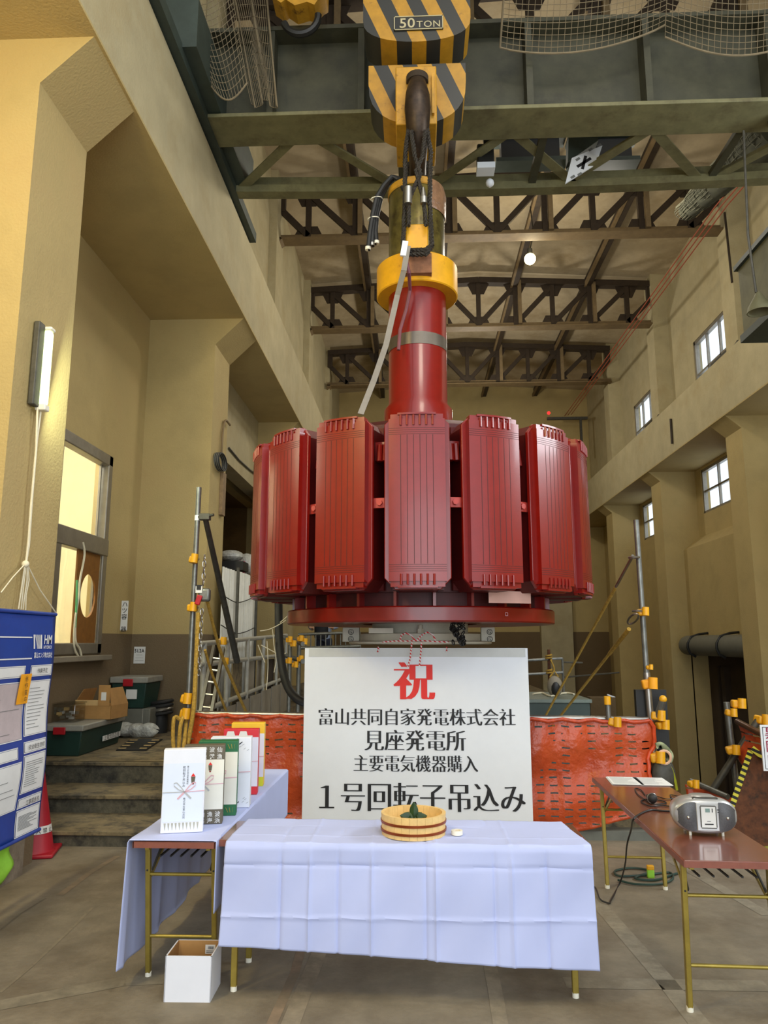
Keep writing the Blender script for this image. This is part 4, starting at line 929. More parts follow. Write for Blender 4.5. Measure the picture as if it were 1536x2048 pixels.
# front cloth: top and front drop in one sheet
X0c, X1c, YB, YF, ZT = -0.938, 0.838, 4.315, 3.828, 0.704
US = [-0.66, -0.52, -0.38, -0.22, 0.04, 0.09, 0.37, 0.45, 0.62]; VS = [0.10, 0.33, 0.56]
def front_cloth(u, v):
    x = X0c + (X1c - X0c) * u; topL = YB - YF; drop = 0.46 + 0.085 * u; s_ = v * (topL + drop)
    d = crease(x, US) + wob(x, s_)
    bev = 0.0
    if s_ < topL:
        y = YB - s_; z = ZT + max(-0.002, 0.5 * d + crease(s_, [0.16, 0.36], amp=0.003)) + 0.001
        xe = max(0.0, x - 0.72); z -= 0.0
        xx = x + 0.02 * v if u > 0.98 else x
        if u > 0.93: xx = x - (u - 0.93) / 0.07 * 0.05 * (1 - s_ / topL) ** 1.0
        return (xx, y, z)
    t = s_ - topL; r = min(1, t / 0.025)
    y = YF - 0.012 * r - 0.018 * (t / drop) - 1.3 * d * min(1, t / 0.1) - crease(t, VS, amp=0.005) - 0.012 * sin(x * 4.2 + 0.6) * (t / drop)
    return (x + 0.012 * (t / drop) * (1 if u > 0.97 else (-1 if u < 0.02 else 0)), y, ZT - t)
mb = MB(); mb.grid(front_cloth, 230, 110)
o = mb.build('white_tablecloth', M['cloth'], solid=0.003); tag(o, 'creased white cloth hanging over the front of the table with the wooden bucket', 'tablecloth')
# gift-table cloth
def gift_cloth(u, v):
    y = 3.835 + (5.93 - 3.835) * v
    xL, xR = -1.425, -0.994; dl, dr = 0.60 + 0.02 * sin(v * 5), 0.33
    s_ = u * (dl + (xR - xL) + dr)
    fold = 0.02 * sin(y * 7 + 1) + 0.012 * sin(y * 17)
    if s_ < dl:
        t = dl - s_; return (xL - 0.006 - abs(fold) * t * 1.4 - 0.02 * t, y + 0.02 * t * (1 - 2 * v), ZT - t)
    s_ -= dl
    if s_ < xR - xL: return (xL + s_, y, ZT + 0.002 + 0.4 * abs(crease(y, [4.3, 4.75, 5.2, 5.6], amp=0.004)))
    t = s_ - (xR - xL); return (xR + 0.006, y, ZT - t)
mb = MB(); mb.grid(gift_cloth, 120, 120)
o = mb.build('white_tablecloth', M['cloth'], solid=0.003); tag(o, 'white cloth over the gift box table, hanging low on the staircase side', 'tablecloth')

# ------------------------------------------------------------------ gift boxes
def gift(label, px, z, w_, h_, d_, rz, wrap, design):
    """px = (x, y) of the lower outer corner on the left; local frame: x along the face, -y towards the viewer"""
    c = at(px[0], px[1], Z=z)
    t = thing('gift_box', label, 'gift box', (c.x, c.y, z), rz, 'wrapped gift boxes in a row')
    MB().b2(0, w_, 0, d_, 0, h_).build('box', wrap, t, local=True, bevel=0.003)
    design(t, w_, h_)
    return t
def face(mb, x0, x1, z0, z1, y=-0.0008, mi=0): return mb.add([(x0, y, z0), (x1, y, z0), (x1, y, z1), (x0, y, z1)], [(0, 1, 2, 3)], mi)
def bow(t, cx, cz, w_, s_, left=True):
    y = -0.0022
    def rib(pts, wd, m, nm):
        mb = MB()
        for a, b in zip(pts, pts[1:]): mb.bar((a[0], y, a[1]), (b[0], y, b[1]), 0.001, wd)
        mb.build(nm, m, t, local=True)
    rib([(0.0, cz), (cx, cz)], 0.004, M['grey_cord'], 'cord'); rib([(cx, cz), (w_, cz + 0.004)], 0.004, M['pink'], 'cord')
    lp = lambda sg: [(cx + sg * s_ * a, cz + s_ * b) for a, b in ((0, 0), (0.35, 0.45), (0.75, 0.85), (1.0, 0.8), (0.95, 0.55), (0.55, 0.22), (0, 0))]
    rib(lp(1), 0.005, M['pink'], 'bow_loop')
    if left: rib(lp(-1), 0.005, M['grey_cord'], 'bow_loop')
    rib([(cx, cz), (cx - 0.62 * s_, cz - 0.62 * s_)], 0.009, M['pink'], 'bow_tail'); rib([(cx, cz), (cx + 0.6 * s_, cz - 0.6 * s_)], 0.009, M['grey_cord'], 'bow_tail')
def noshi(t, cx, cz, s_):
    mb = MB(); y = -0.0024
    mb.add([(cx, y, cz + s_), (cx - 0.42 * s_, y, cz + 0.4 * s_), (cx + 0.42 * s_, y, cz + 0.4 * s_)], [(0, 1, 2)]); mb.build('noshi_tip', M['ink_red'], t, local=True)
    m2 = MB(); m2.add([(cx - 0.4 * s_, y, cz + 0.36 * s_), (cx + 0.4 * s_, y, cz + 0.36 * s_), (cx + 0.25 * s_, y, cz - 0.7 * s_), (cx - 0.28 * s_, y, cz - 0.7 * s_)], [(0, 3, 2, 1)]); m2.build('noshi_fold', M['gift_brown'], t, local=True)
    m3 = MB(); face(m3, cx - 0.18 * s_, cx + 0.18 * s_, cz - 1.0 * s_, cz - 0.75 * s_, y); m3.build('noshi_end', mat('noshi_red', (140, 40, 36), 0.6), t, local=True)
def d1(t, w_, h_):
    m = MB(); face(m, 0.006, w_ - 0.006, 0.055, h_ * 0.83, -0.001); m.build('noshi_paper', mat('bluish_paper', (220, 229, 246), 0.6, var=0.02), t, local=True)
    g = MB()
    for i in range(10):
        x = 0.02 + i * (w_ - 0.04) / 9.5; g.add([(x - 0.005, -0.0012, 0.05), (x + 0.006, -0.0012, 0.05), (x + 0.002, -0.0012, 0.012)], [(0, 2, 1)])
    g.build('printed_pleat', mat('grey_pleat', (176, 174, 160), 0.7), t, local=True)
    bow(t, w_ * 0.53, h_ * 0.485, w_, 0.055); noshi(t, w_ * 0.72, h_ * 0.64, 0.028)
    tx = MB(); tx.text('祝回転子吊込み', 0.0145, (w_ * 0.50, -0.002, h_ * 0.80), (1, 0, 0), (0, 0, 1), vertical=True); tx.text('富山共同自家発電所', 0.010, (w_ * 0.59, -0.002, h_ * 0.80), (1, 0, 0), (0, 0, 1), vertical=True); tx.text('株式会社富山共同', 0.0125, (w_ * 0.53, -0.002, h_ * 0.42), (1, 0, 0), (0, 0, 1), vertical=True)
    tx.build('lettering', M['ink'], t, local=True)
def d2(t, w_, h_):
    m = MB(); face(m, 0, w_, 0.075, h_ - 0.075, -0.001); m.build('noshi_paper', M['gift_warm'], t, local=True)
    tx = MB(); random.seed(5)
    for z in (0.008, 0.04, h_ - 0.07, h_ - 0.035):
        for i in range(5): tx.text(random.choice('漁港海波仙浜'), 0.03, (0.025 + i * 0.041, -0.0016, z), (1, 0, 0), (0, 0, 1), off=0.01)
    tx.build('lettering', M['paper'], t, local=True)
    bow(t, w_ * 0.5, h_ * 0.5, w_, 0.055); noshi(t, w_ * 0.66, h_ * 0.72, 0.026)
def d3(t, w_, h_):
    m = MB(); face(m, 0, w_, 0.06, h_ - 0.06, -0.001); m.build('noshi_paper', M['gift_warm'], t, local=True)
    bow(t, w_ * 0.5, h_ * 0.5, w_, 0.05)
    g = MB()
    for z in (0.03, h_ - 0.03):
        for k in range(3): g.bar((w_ * 0.80 + 0.012 * k, -0.0012, z - 0.012), (w_ * 0.74 + 0.02 * k, -0.0012, z + 0.014), 0.001, 0.003)
    g.build('gold_print', M['brass'], t, local=True)
def d4(t, w_, h_):
    g = MB(); random.seed(8)
    for z0, z1 in ((0.01, 0.08), (h_ - 0.08, h_ - 0.01)):
        for i in range(26): x = random.uniform(0.01, w_ - 0.02); z = random.uniform(z0, z1); g.bar((x, -0.001, z), (x + 0.012, -0.001, z + 0.008), 0.0008, 0.0016)
    g.build('speckled_print', M['ink_grey'], t, local=True)
    g = MB(); g.bar((w_ * 0.7, -0.0012, h_ - 0.04), (w_ * 0.78, -0.0012, h_ - 0.025), 0.001, 0.005); g.bar((w_ * 0.66, -0.0012, 0.02), (w_ * 0.74, -0.0012, 0.035), 0.001, 0.005); g.build('dark_stroke', M['ink'], t, local=True)
    bow(t, w_ * 0.5, h_ * 0.5, w_, 0.05)
def d5(t, w_, h_):
    m = MB(); face(m, 0, w_, 0.05, h_ - 0.05, -0.001); m.build('noshi_paper', mat('bluish_white_paper', (214, 216, 236), 0.6, var=0.02), t, local=True)
    bow(t, w_ * 0.55, h_ * 0.5, w_, 0.05)
    g = MB()
    for k in range(2):
        cx = w_ * (0.2 + 0.36 * k); g.add([(cx - 0.03, -0.0012, h_ - 0.045), (cx + 0.03, -0.0012, h_ - 0.045), (cx + 0.02, -0.0012, h_ - 0.012), (cx - 0.02, -0.0012, h_ - 0.012)], [(0, 1, 2, 3)])
    g.build('white_motif', M['paper'], t, local=True)
def d6(t, w_, h_):
    m = MB(); face(m, 0, w_, 0.06, h_ - 0.07, -0.001); m.build('noshi_paper', mat('lilac_white_paper', (218, 220, 236), 0.6, var=0.02), t, local=True)
    m = MB(); face(m, 0, w_, 0.0, 0.06, -0.001); m.build('lime_band', M['gift_lime'], t, local=True)
    tx = MB(); tx.text('祝', 0.034, (w_ * 0.62, -0.002, h_ * 0.78), (1, 0, 0), (0, 0, 1), vertical=True); tx.build('lettering', M['ink'], t, local=True)
    bow(t, w_ * 0.5, h_ * 0.46, w_, 0.05)
GZ = 0.709
R16 = radians(14)
gift('white gift box nearest the table edge with red noshi and pink-grey bow', (320, 1668), GZ, 0.212, 0.412, 0.07, R16, M['gift_white'], d1)
gift('gift box in brown paper printed with white characters, behind the foremost white one', (362, 1650), GZ, 0.215, 0.408, 0.075, radians(10), M['gift_brown'], d2)
gift('gift box with green ends standing behind the brown patterned one', (391, 1633), GZ, 0.222, 0.405, 0.09, radians(9), M['gift_green'], d3)
gift('white gift box with fine grey speckled print behind the green-ended one', (416, 1617), GZ, 0.24, 0.40, 0.10, radians(8), M['gift_white'], d4)
gift('gift box in red paper with white motifs, second from the back of the row', (443, 1590), GZ, 0.225, 0.405, 0.08, radians(6), M['gift_red'], d5)
gift('yellow gift box with a lime base band at the back of the row', (459, 1573), GZ, 0.225, 0.415, 0.09, radians(6), M['gift_yellow'], d6)

# ------------------------------------------------------------------ bucket, tape, white carton
bk = Vector((-0.017, 4.02, 0.709))
t = thing('wooden_bucket', 'shallow round pale wooden tub with two copper bands on the white cloth', 'bucket', bk)
mb = MB(); NS = 26
for i in range(NS):
    a0 = 2 * pi * i / NS; a1 = 2 * pi * (i + 1) / NS - 0.006
    ro_, ri = 0.166, 0.148; vs = []
    for z in (0.0, 0.104):
        for r_ in (ri, ro_ - (0.004 if z == 0 else 0)):
            for q in range(4): a = a0 + (a1 - a0) * q / 3; vs.append((bk.x + r_ * cos(a), bk.y + r_ * sin(a), bk.z + z))
    f = []
    for q in range(3): f += [(4 + q, 5 + q, 13 + q, 12 + q), (1 + q, q, 8 + q, 9 + q), (8 + q, 12 + q, 13 + q, 9 + q), (q, 1 + q, 5 + q, 4 + q)]
    f += [(0, 4, 12, 8), (7, 3, 11, 15)]
    mb.add(vs, f)
mb.build('staves', M['hinoki'], t)
MB().cyl(bk + Vector((0, 0, 0.006)), bk + Vector((0, 0, 0.018)), 0.149, n=40).build('bottom_board', M['hinoki'], t)
for z in (0.026, 0.066): MB().lathe([(0.163, z - 0.006), (0.1685, z - 0.006), (0.169, z + 0.006), (0.163, z + 0.006)], bk, 48).build('band', M['copper'], t)
t = thing('leaf_sprig', 'dark green leaves lying in the wooden tub', 'leaf', bk + Vector((0, 0, 0.06)))
random.seed(11)
for i, (a, el, L) in enumerate(((1.5, 1.25, 0.125), (0.2, 0.35, 0.09), (2.9, 0.35, 0.09), (0.9, 0.5, 0.08), (2.3, 0.5, 0.08), (4.0, 0.2, 0.07), (5.3, 0.2, 0.07))):
    d = Vector((cos(a) * cos(el), sin(a) * cos(el), sin(el))); sd = d.cross(Vector((0.1, 1, 0.1))).normalized(); up = sd.cross(d)
    b_ = bk + Vector((cos(a) * 0.012, sin(a) * 0.012, 0.062))
    mb = MB(); mb.grid(lambda u, v: b_ + d * (0.68 * L * u) + sd * ((v - 0.5) * 0.046 * (sin(pi * min(1, u * 0.97 + 0.02)) ** 0.8)) + up * (abs(v - 0.5) * 0.02 - 0.015 * u * u), 10, 6)
    mb.build('leaf', M['leaf'], t)
MB().tube([bk + Vector((-0.06, 0.02, 0.024)), bk + Vector((0, 0, 0.05)), bk + Vector((0.05, 0.03, 0.03))], 0.004, 6).build('stem', M['leaf'], t)
tp = at(914, 1669, Z=0.709)
t = thing('tape_roll', 'small white roll of tape beside the wooden tub', 'tape', tp)
MB().lathe([(0.017, 0), (0.029, 0), (0.029, 0.021), (0.017, 0.021), (0.017, 0)], tp, 28).build('tape', M['plastic_white'], t)
MB().lathe([(0.0, 0.014), (0.017, 0.014), (0.0165, 0.002)], tp, 20).build('core', M['cardboard'], t)
t = thing('white_carton', 'open-topped white cardboard box with brown inside on the floor by the table leg', 'box', (-1.2, 3.79, 0), radians(1))
th = 0.006; W_, D_, H_ = 0.222, 0.20, 0.2
for nm, a in (('panel', (0, W_, 0, th)), ('panel', (0, W_, D_ - th, D_)), ('panel', (0, th, 0, D_)), ('panel', (W_ - th, W_, 0, D_))):
    MB().b2(a[0], a[1], a[2], a[3], 0, H_).build(nm, M['gift_white'], t, local=True)
li = MB(); li.b2(th, W_ - th, D_ - th - 0.002, D_ - th, 0.004, H_ - 0.001); li.b2(th, th + 0.002, th, D_ - th, 0.004, H_ - 0.001); li.b2(W_ - th - 0.002, W_ - th, th, D_ - th, 0.004, H_ - 0.001); li.b2(th, W_ - th, th, th + 0.002, 0.004, H_ - 0.001); li.b2(th, W_ - th, th, D_ - th, 0.002, 0.006)
li.build('lining', M['cardboard'], t, local=True)
lb = MB(); lb.b2(W_ - 0.08, W_ - 0.03, D_ - th - 0.0035, D_ - th - 0.002, H_ - 0.062, H_ - 0.02); sl = lb.build('sticker', M['paper'], t, local=True)
bc = MB(); random.seed(2)
x = W_ - 0.066
while x < W_ - 0.04: wd = random.choice((0.0008, 0.0016)); bc.b2(x, x + wd, D_ - th - 0.0042, D_ - th - 0.0035, H_ - 0.04, H_ - 0.027); x += wd + 0.0012
for z in (H_ - 0.047, H_ - 0.054): bc.b2(W_ - 0.075, W_ - 0.036, D_ - th - 0.0042, D_ - th - 0.0035, z - 0.002, z)
bc.build('barcode', M['ink'], sl, local=True)

# ------------------------------------------------------------------ radio, papers, microphone
RB = at(1421, 1678, Z=0.70)
rd = thing('radio_cassette_player', 'rounded silver portable radio cassette player on the uncovered table', 'radio', (RB.x + 0.005, RB.y + 0.03, 0.70), radians(-4))
def lozenge(w_, h_, n=36, p=2.6):
    return [(w_ * math.copysign(abs(cos(2 * pi * i / n)) ** (2 / p), cos(2 * pi * i / n)), h_ * math.copysign(abs(sin(2 * pi * i / n)) ** (2 / p), sin(2 * pi * i / n))) for i in range(n)]
secs = [(0.0, 0.128, 0.070), (0.008, 0.147, 0.080), (0.03, 0.157, 0.087), (0.09, 0.157, 0.088), (0.16, 0.147, 0.080), (0.19, 0.115, 0.06)]
mb = MB(); vs = []; n = 36
for (y, w_, h_) in secs: vs += [(p_[0], y + (0.02 * (p_[0] / 0.176) ** 2 if y < 0.05 else 0), 0.098 + p_[1]) for p_ in lozenge(w_, h_)]
f = []
for j in range(len(secs) - 1):
    for i in range(n): f.append((j * n + i, j * n + (i + 1) % n, (j + 1) * n + (i + 1) % n, (j + 1) * n + i))
mb.add(vs, f, 0, True); mb.add(vs[:n], [tuple(range(n))]); mb.add(vs[-n:], [tuple(range(n))[::-1]])
mb.build('case', M['silver'], rd, local=True)
for s in (-1, 1):
    def spk(u, v):
        x = 0.056 + 0.088 * u; top = 0.070 * (1 - max(0, (x - 0.066) / 0.08) ** 2.4 * 0.62)
        z = (v * 2 - 1) * top; y = 0.02 * (x / 0.176) ** 2 - 0.012 * sin(pi * min(1, u * 1.0)) * sin(pi * v) - 0.001 + 0.010 * max(0, (x - 0.107) / 0.037) ** 2
        return (s * x, y, 0.098 + z)
    m = MB(); m.grid(spk, 16, 14); m.build('speaker', M['speaker'], rd, local=True)
    m = MB(); m.ball((s * 0.096, -0.006, 0.094), 0.009, 10, sc=(1, 0.7, 1)); m.build('speaker_dome', M['steel'], rd, local=True)
m = MB(); m.b2(-0.055, 0.055, -0.004, 0.004, 0.03, 0.168); m.build('front_panel', M['silver'], rd, local=True, bevel=0.004)
m = MB(); m.b2(-0.035, 0.040, -0.007, -0.003, 0.046, 0.152); m.build('cassette_door', mat('light_silver', (216, 216, 210), 0.3, metal=0.2, var=0.02), rd, local=True, bevel=0.006)
fr = MB()
for a in ((-0.037, -0.033, 0.05, 0.15), (0.038, 0.042, 0.05, 0.15), (-0.034, 0.039, 0.149, 0.154), (-0.034, 0.039, 0.044, 0.048)): fr.b2(a[0], a[1], -0.0085, -0.004, a[2], a[3])
fr.build('door_frame', M['dark_pipe'], rd, local=True)
m = MB(); m.b2(-0.012, 0.010, -0.0088, -0.006, 0.122, 0.140); m.build('display', mat('lcd', (120, 146, 140), 0.3), rd, local=True)
m = MB(); m.b2(-0.018, 0.024, -0.0088, -0.006, 0.062, 0.067); m.b2(0.020, 0.024, -0.0088, -0.006, 0.122, 0.140); m.b2(0.046, 0.058, -0.0058, -0.004, 0.132, 0.136); m.b2(0.048, 0.056, -0.0058, -0.004, 0.120, 0.124); m.b2(-0.006, 0.012, -0.0088, -0.006, 0.078, 0.080)
m.build('slot_marks', M['ink'], rd, local=True)
m = MB(); m.lathe([(0, 0.188), (0.058, 0.187), (0.064, 0.183), (0.066, 0.176)], (0, 0.095, 0), 30); m.build('disc_lid', M['silver'], rd, local=True)
m = MB(); m.tube([(-0.062, 0.03, 0.182), (-0.055, 0.022, 0.187), (0.055, 0.022, 0.187), (0.062, 0.03, 0.182)], 0.004, 6); m.build('lid_handle', M['dark_pipe'], rd, local=True)
for x, y in ((-0.08, 0.04), (0.08, 0.04), (-0.08, 0.14), (0.08, 0.14)): MB().cyl((x, y, 0.0), (x, y, 0.02), 0.007, n=10).build('foot', M['plastic_white'], rd, local=True)
random.seed(4)
pp = at(1272, 1562, Z=0.703)
for k, (dx, rz, lab) in enumerate(((-0.085, -0.10, 'printed white sheets at the far end of the bare table, pile nearer the net'), (0.10, -0.06, 'printed white sheets at the far end of the bare table, pile nearer the post'))):
    t = thing('paper_stack', lab, 'papers', (pp.x + dx + 0.0, pp.y - 0.02 * k, 0.70), rz, 'paper piles on the bare table')
    for i in range(3):
        MB().b2(-0.105 + 0.004 * i, 0.105 + 0.003 * i, -0.145 - 0.004 * i, 0.145, 0.001 + 0.002 * i, 0.0025 + 0.002 * i).build('sheet', M['paper'], t, local=True)
    pr = MB()
    for r_ in range(16): pr.b2(-0.085, 0.085 - random.random() * 0.07, -0.12 + r_ * 0.016, -0.117 + r_ * 0.016, 0.0066, 0.0068)
    pr.build('print', M['ink_grey'], t, local=True)
mc = at(1305, 1597, Z=0.735)
t = thing('microphone', 'black ball-headed microphone with a silver ring lying on the bare table', 'microphone', (mc.x, mc.y, 0.70))
MB().ball(mc, 0.028, 18).build('grille', M['rubber'], t)
MB().tube([mc + Vector((0.029 * cos(q), 0.006, 0.029 * sin(q))) for q in [2 * pi * i / 20 for i in range(20)]], 0.003, 6, closed=True).build('ring', M['steel'], t)
MB().cyl(mc + Vector((0, 0.01, -0.002)), mc + Vector((0.02, 0.17, -0.018)), 0.018, 0.011).build('handle', M['black'], t)
def cable(name, label, pts, r, m, cat='cable', group=None):
    return tag(MB().tube(pts, r, 6).build(name, m), label, cat, group)
def smooth(pts, k=6):
    P_ = [Vector(p) for p in pts]; out = []
    for i in range(len(P_) - 1):
        p0, p1, p2, p3 = P_[max(0, i - 1)], P_[i], P_[i + 1], P_[min(len(P_) - 1, i + 2)]
        for j in range(k):
            t = j / k; out.append(0.5 * ((2 * p1) + (p2 - p0) * t + (2 * p0 - 5 * p1 + 4 * p2 - p3) * t * t + (3 * p1 - p0 - 3 * p2 + p3) * t ** 3))
    return out + [P_[-1]]
TZ = 0.705
tt = lambda x, y, z=TZ: at(x, y, Z=z)
cable('microphone_cable', 'thin black cable tangled round the microphone and running to the radio', smooth([tt(1355, 1615), tt(1325, 1611), tt(1300, 1612), tt(1282, 1603), tt(1296, 1598), tt(1322, 1601), tt(1332, 1606), tt(1306, 1608), tt(1287, 1597), tt(1275, 1588), tt(1270, 1577), tt(1282, 1580), tt(1290, 1590)]), 0.0035, M['black'])
cable('loose_wire', 'loose thin black wire curling beside the microphone on the bare table', smooth([tt(1300, 1590), tt(1318, 1594), tt(1335, 1598), tt(1358, 1594), tt(1340, 1590), tt(1352, 1606)]), 0.003, M['black'])
e1 = at(1272, 1640, Z=0.703)
cable('power_cable', 'black power cord dropping over the bare table edge to the floor', smooth([tt(1357, 1622), tt(1330, 1622), tt(1302, 1620), tt(1280, 1628), at(1266, 1640, Z=0.70), at(1262, 1660, Y=4.78), at(1254, 1690, Y=4.95), at(1250, 1730, Y=5.25), at(1240, 1765, Z=0.012), at(1222, 1800, Z=0.012), at(1218, 1806, Z=0.012), at(1200, 1798, Z=0.012), at(1190, 1775, Z=0.012), at(1170, 1768, Z=0.012)]), 0.0055, M['black'])
g = lambda x, y: at(x, y, Z=0.012)
cable('extension_lead', 'dark green cord coiled on the floor under the far end of the bare table', smooth([g(1236, 1760), g(1270, 1768), g(1320, 1768), g(1345, 1758), g(1338, 1745), g(1290, 1750), g(1240, 1752), g(1230, 1742), g(1262, 1736), g(1300, 1742), g(1270, 1756), g(1310, 1760), g(1350, 1748), g(1372, 1742)]), 0.008, mat('dark_green_cord', (38, 62, 52), 0.6))
pt = at(1303, 1757, Z=0.0)
t = thing('plug_tag', 'small yellow and lime plug tag on the floor under the bare table', 'plug', pt)
MB().b2(pt.x - 0.024, pt.x + 0.024, pt.y, pt.y + 0.03, 0.0, 0.055).build('body', M['lime'], t, bevel=0.004)
MB().b2(pt.x - 0.024, pt.x + 0.024, pt.y, pt.y + 0.03, 0.055, 0.085).build('cap', M['yellow'], t, bevel=0.004)

# ================================================================== BARRIER FENCE AND SCAFFOLD PIPES
NY = 6.82
def clamp(parent, c, r=0.03, ax=(0, 0, 1), col='yellow', s=1.0, rot=0.0, local=False):
    """scaffold coupler with its yellow protective cover and a bolt"""
    mb = MB(); R = Matrix.Rotation(rot, 3, 'Y')
    rr_ = Matrix.Rotation(rot + random.uniform(-0.25, 0.25), 3, 'Y') @ Matrix.Rotation(random.uniform(-0.4, 0.4), 3, 'Z')
    mb.box(Vector(c), (0.075 * s, 0.075 * s, 0.06 * s), rr_); mb.cyl(Vector(c) + Vector((0.02 * s, -0.05 * s, -0.03 * s)), Vector(c) + Vector((0.025 * s, -0.045 * s, 0.045 * s)), 0.03 * s, n=14); o = mb.build('clamp', M[col], parent, bevel=0.016, seg=3)
    MB().cyl(Vector(c) + Vector((0.03 * s, -0.03 * s, 0)), Vector(c) + Vector((0.056 * s, -0.03 * s, 0.004)), 0.011, n=8).build('bolt', M['steel'], o)
    return o
pa = at(398, 975, Y=6.8); pb = Vector((-2.06, 6.8, 0.0))
t = thing('scaffold_post', 'tall grey pipe post by the concrete steps with a brace leaning away', 'scaffold post', pb)
MB().cyl(pb, pa, 0.0245, n=18).build('pipe', M['galv'], t)
wb = at(395, 1035, Y=6.8); MB().cyl(wb - Vector((0, 0, 0.03)), wb + Vector((0, 0, 0.02)), 0.0262, n=18).build('white_tape', M['white'], t)
br0 = at(410, 1034, Y=6.78); br1 = at(474, 1322, Y=8.6)
MB().cyl(br0, br1, 0.026, 0.038, n=16).build('brace', M['dark_pipe'], t)
o = MB(); o.box(br0 + Vector((0, 0, 0.0)), (0.10, 0.07, 0.06)); o.cyl(br0 + Vector((-0.06, 0, 0)), br0 + Vector((0.09, -0.03, 0.015)), 0.014, n=8); o.build('swivel_clamp', M['dark_pipe'], t, bevel=0.012)
for (x, y) in ((387, 1120), (385, 1216), (373, 1398), (370, 1428)): clamp(t, at(x, y, Y=6.77), s=1.1 if y < 1300 else 1.25)
hs = thing('lever_hoist', 'steel chain lever hoist with a red lever hanging beside the tall grey post', 'hoist', at(405, 1185, Y=6.7))
mb = MB()
hp = [at(409 - 1.5 * k * 0.4, 1116 + 12 * k, Y=6.72) for k in range(20)]
for i, c in enumerate(hp):
    if 5 <= i <= 8: continue
    e1 = Vector((1, 0, 0)) if i % 2 else Vector((0, 1, 0))
    mb.tube([c + e1 * (0.014 * cos(q)) + Vector((0, 0, 0.032 * sin(q))) for q in [2 * pi * k / 10 for k in range(10)]], 0.006, 5, closed=True)
mb.build('chain', M['steel'], hs)['kind'] = 'stuff'
c = at(409, 1190, Y=6.70); MB().box(c, (0.11, 0.06, 0.12)).build('hoist_body', M['galv'], hs, bevel=0.02)
c = at(397, 1200, Y=6.66); MB().box(c, (0.05, 0.02, 0.09), Matrix.Rotation(0.3, 3, 'Y')).build('lever', M['latch_red'], hs, bevel=0.008)
c = at(398, 1178, Y=6.67); o = MB().box(c, (0.06, 0.012, 0.07)).build('warning_plate', M['paper'], hs)
mb = MB(); mb.box(c + Vector((0, -0.008, 0.01)), (0.04, 0.004, 0.035)); mb.box(c + Vector((0, -0.008, 0.032)), (0.06, 0.004, 0.008)); mb.build('plate_print', M['ink'], o)
pc_ = at(1272, 1040, Y=6.85); pd_ = Vector((2.10, 6.85, 0))
t = thing('scaffold_post', 'tall grey pipe post at the open end of the orange barrier by the bare table', 'scaffold post', pd_)
mid = at(1293, 1345, Y=6.85)
MB().cyl(mid, pc_, 0.0243, n=18).build('pipe', M['galv'], t)
MB().cyl(pd_, mid, 0.031, n=18).build('sleeve_pipe', M['steel'], t)
for (x, y, col, s) in ((1283, 1225, 'yellow', 1.0), (1297, 1335, 'yellow', 0.6), (1295, 1368, 'orange_tag', 1.3), (1313, 1432, 'yellow', 1.15), (1322, 1450, 'yellow', 1.1), (1310, 1515, 'yellow', 1.3), (1318, 1567, 'yellow', 0.9)):
    clamp(t, at(x, y, Y=6.80), s=s, col=col)
st_ = at(1321, 1418, Y=6.74); MB().cyl(st_ + Vector((-0.02, 0.05, -0.09)), st_ + Vector((0.02, -0.02, 0.08)), 0.03, n=14).build('stub_pipe', M['galv'], t)
MB().ball(st_ + Vector((0.02, -0.02, 0.085)), 0.034, 12).build('stub_cap', M['yellow'], t)
for (y0, rr) in ((1115, 0.02), (1222, 0.022)):
    c = at(1268 if y0 == 1115 else 1276, y0, Y=6.79); MB().tube([c + Vector((0.045 * cos(q), 0.045 * sin(q) , 0)) for q in [2 * pi * k / 14 for k in range(14)]], 0.010, 6, closed=True).build('ring_clamp', M['steel'], t)
# barrier: rail and orange mesh
rail = thing('barrier_rail', 'steel pipe rail along the top of the orange mesh barrier', 'rail', (0, NY, 1.0))
MB().cyl((-2.06, NY + 0.03, 1.035), (2.14, NY + 0.03, 1.0), 0.0245, n=16).build('pipe', M['steel'], rail)
c = at(1226, 1440, Y=6.78); clamp(rail, c + Vector((0, 0, -0.02)), s=1.1)
mb = MB(); mb.cyl(c + Vector((-0.03, 0.02, 0)), c + Vector((-0.035, 0.02, 0.15)), 0.022, n=12); s_ = mb.build('stub_pipe', M['galv'], rail)
MB().cyl(c + Vector((-0.035, 0.02, 0.13)), c + Vector((-0.036, 0.02, 0.20)), 0.029, n=12).build('stub_cap', M['yellow'], s_)
def meshf(u, v):
    x = -2.03 + 4.07 * u + 0.04 * sin(v * 9) * (1 if u > 0.97 else 0); top = 1.035 - 0.035 * u
    bot = 0.02 + 0.05 * (1 - u) + max(0, (u - 0.80)) * 1.1
    z = top + (bot - top) * v
    y = NY - 0.012 + 0.03 * sin(x * 5.2 + v * 3) * v + 0.022 * sin(v * 12 + x * 1.7) * (0.3 + v) + 0.012 * sin(x * 21 + v * 4)
    return (x, y - 0.03 * v, z)
mb = MB(); mb.grid(meshf, 150, 50)
o = mb.build('safety_mesh', M['orange_net'], solid=0.004); tag(o, 'orange plastic mesh barrier stretched across the hall behind the white sign', 'barrier')
hm = MB(); hm.tube([Vector(meshf(1, i / 14)) + Vector((0.01 * sin(i * 2), -0.012, 0)) for i in range(15)], 0.018, 8); hm.build('gathered_hem', mat('orange_hem', (206, 74, 30), 0.45, var=0.15, scale=20), o)
hm = MB(); hm.tube([Vector(meshf(i / 60, 0)) + Vector((0, -0.016, -0.012 + 0.01 * sin(i * 1.7))) for i in range(61)], 0.017, 8); hm.build('rolled_hem', mat('orange_hem_roll', (190, 70, 34), 0.4, var=0.25, scale=14, bump=0.6, bscale=20), o)
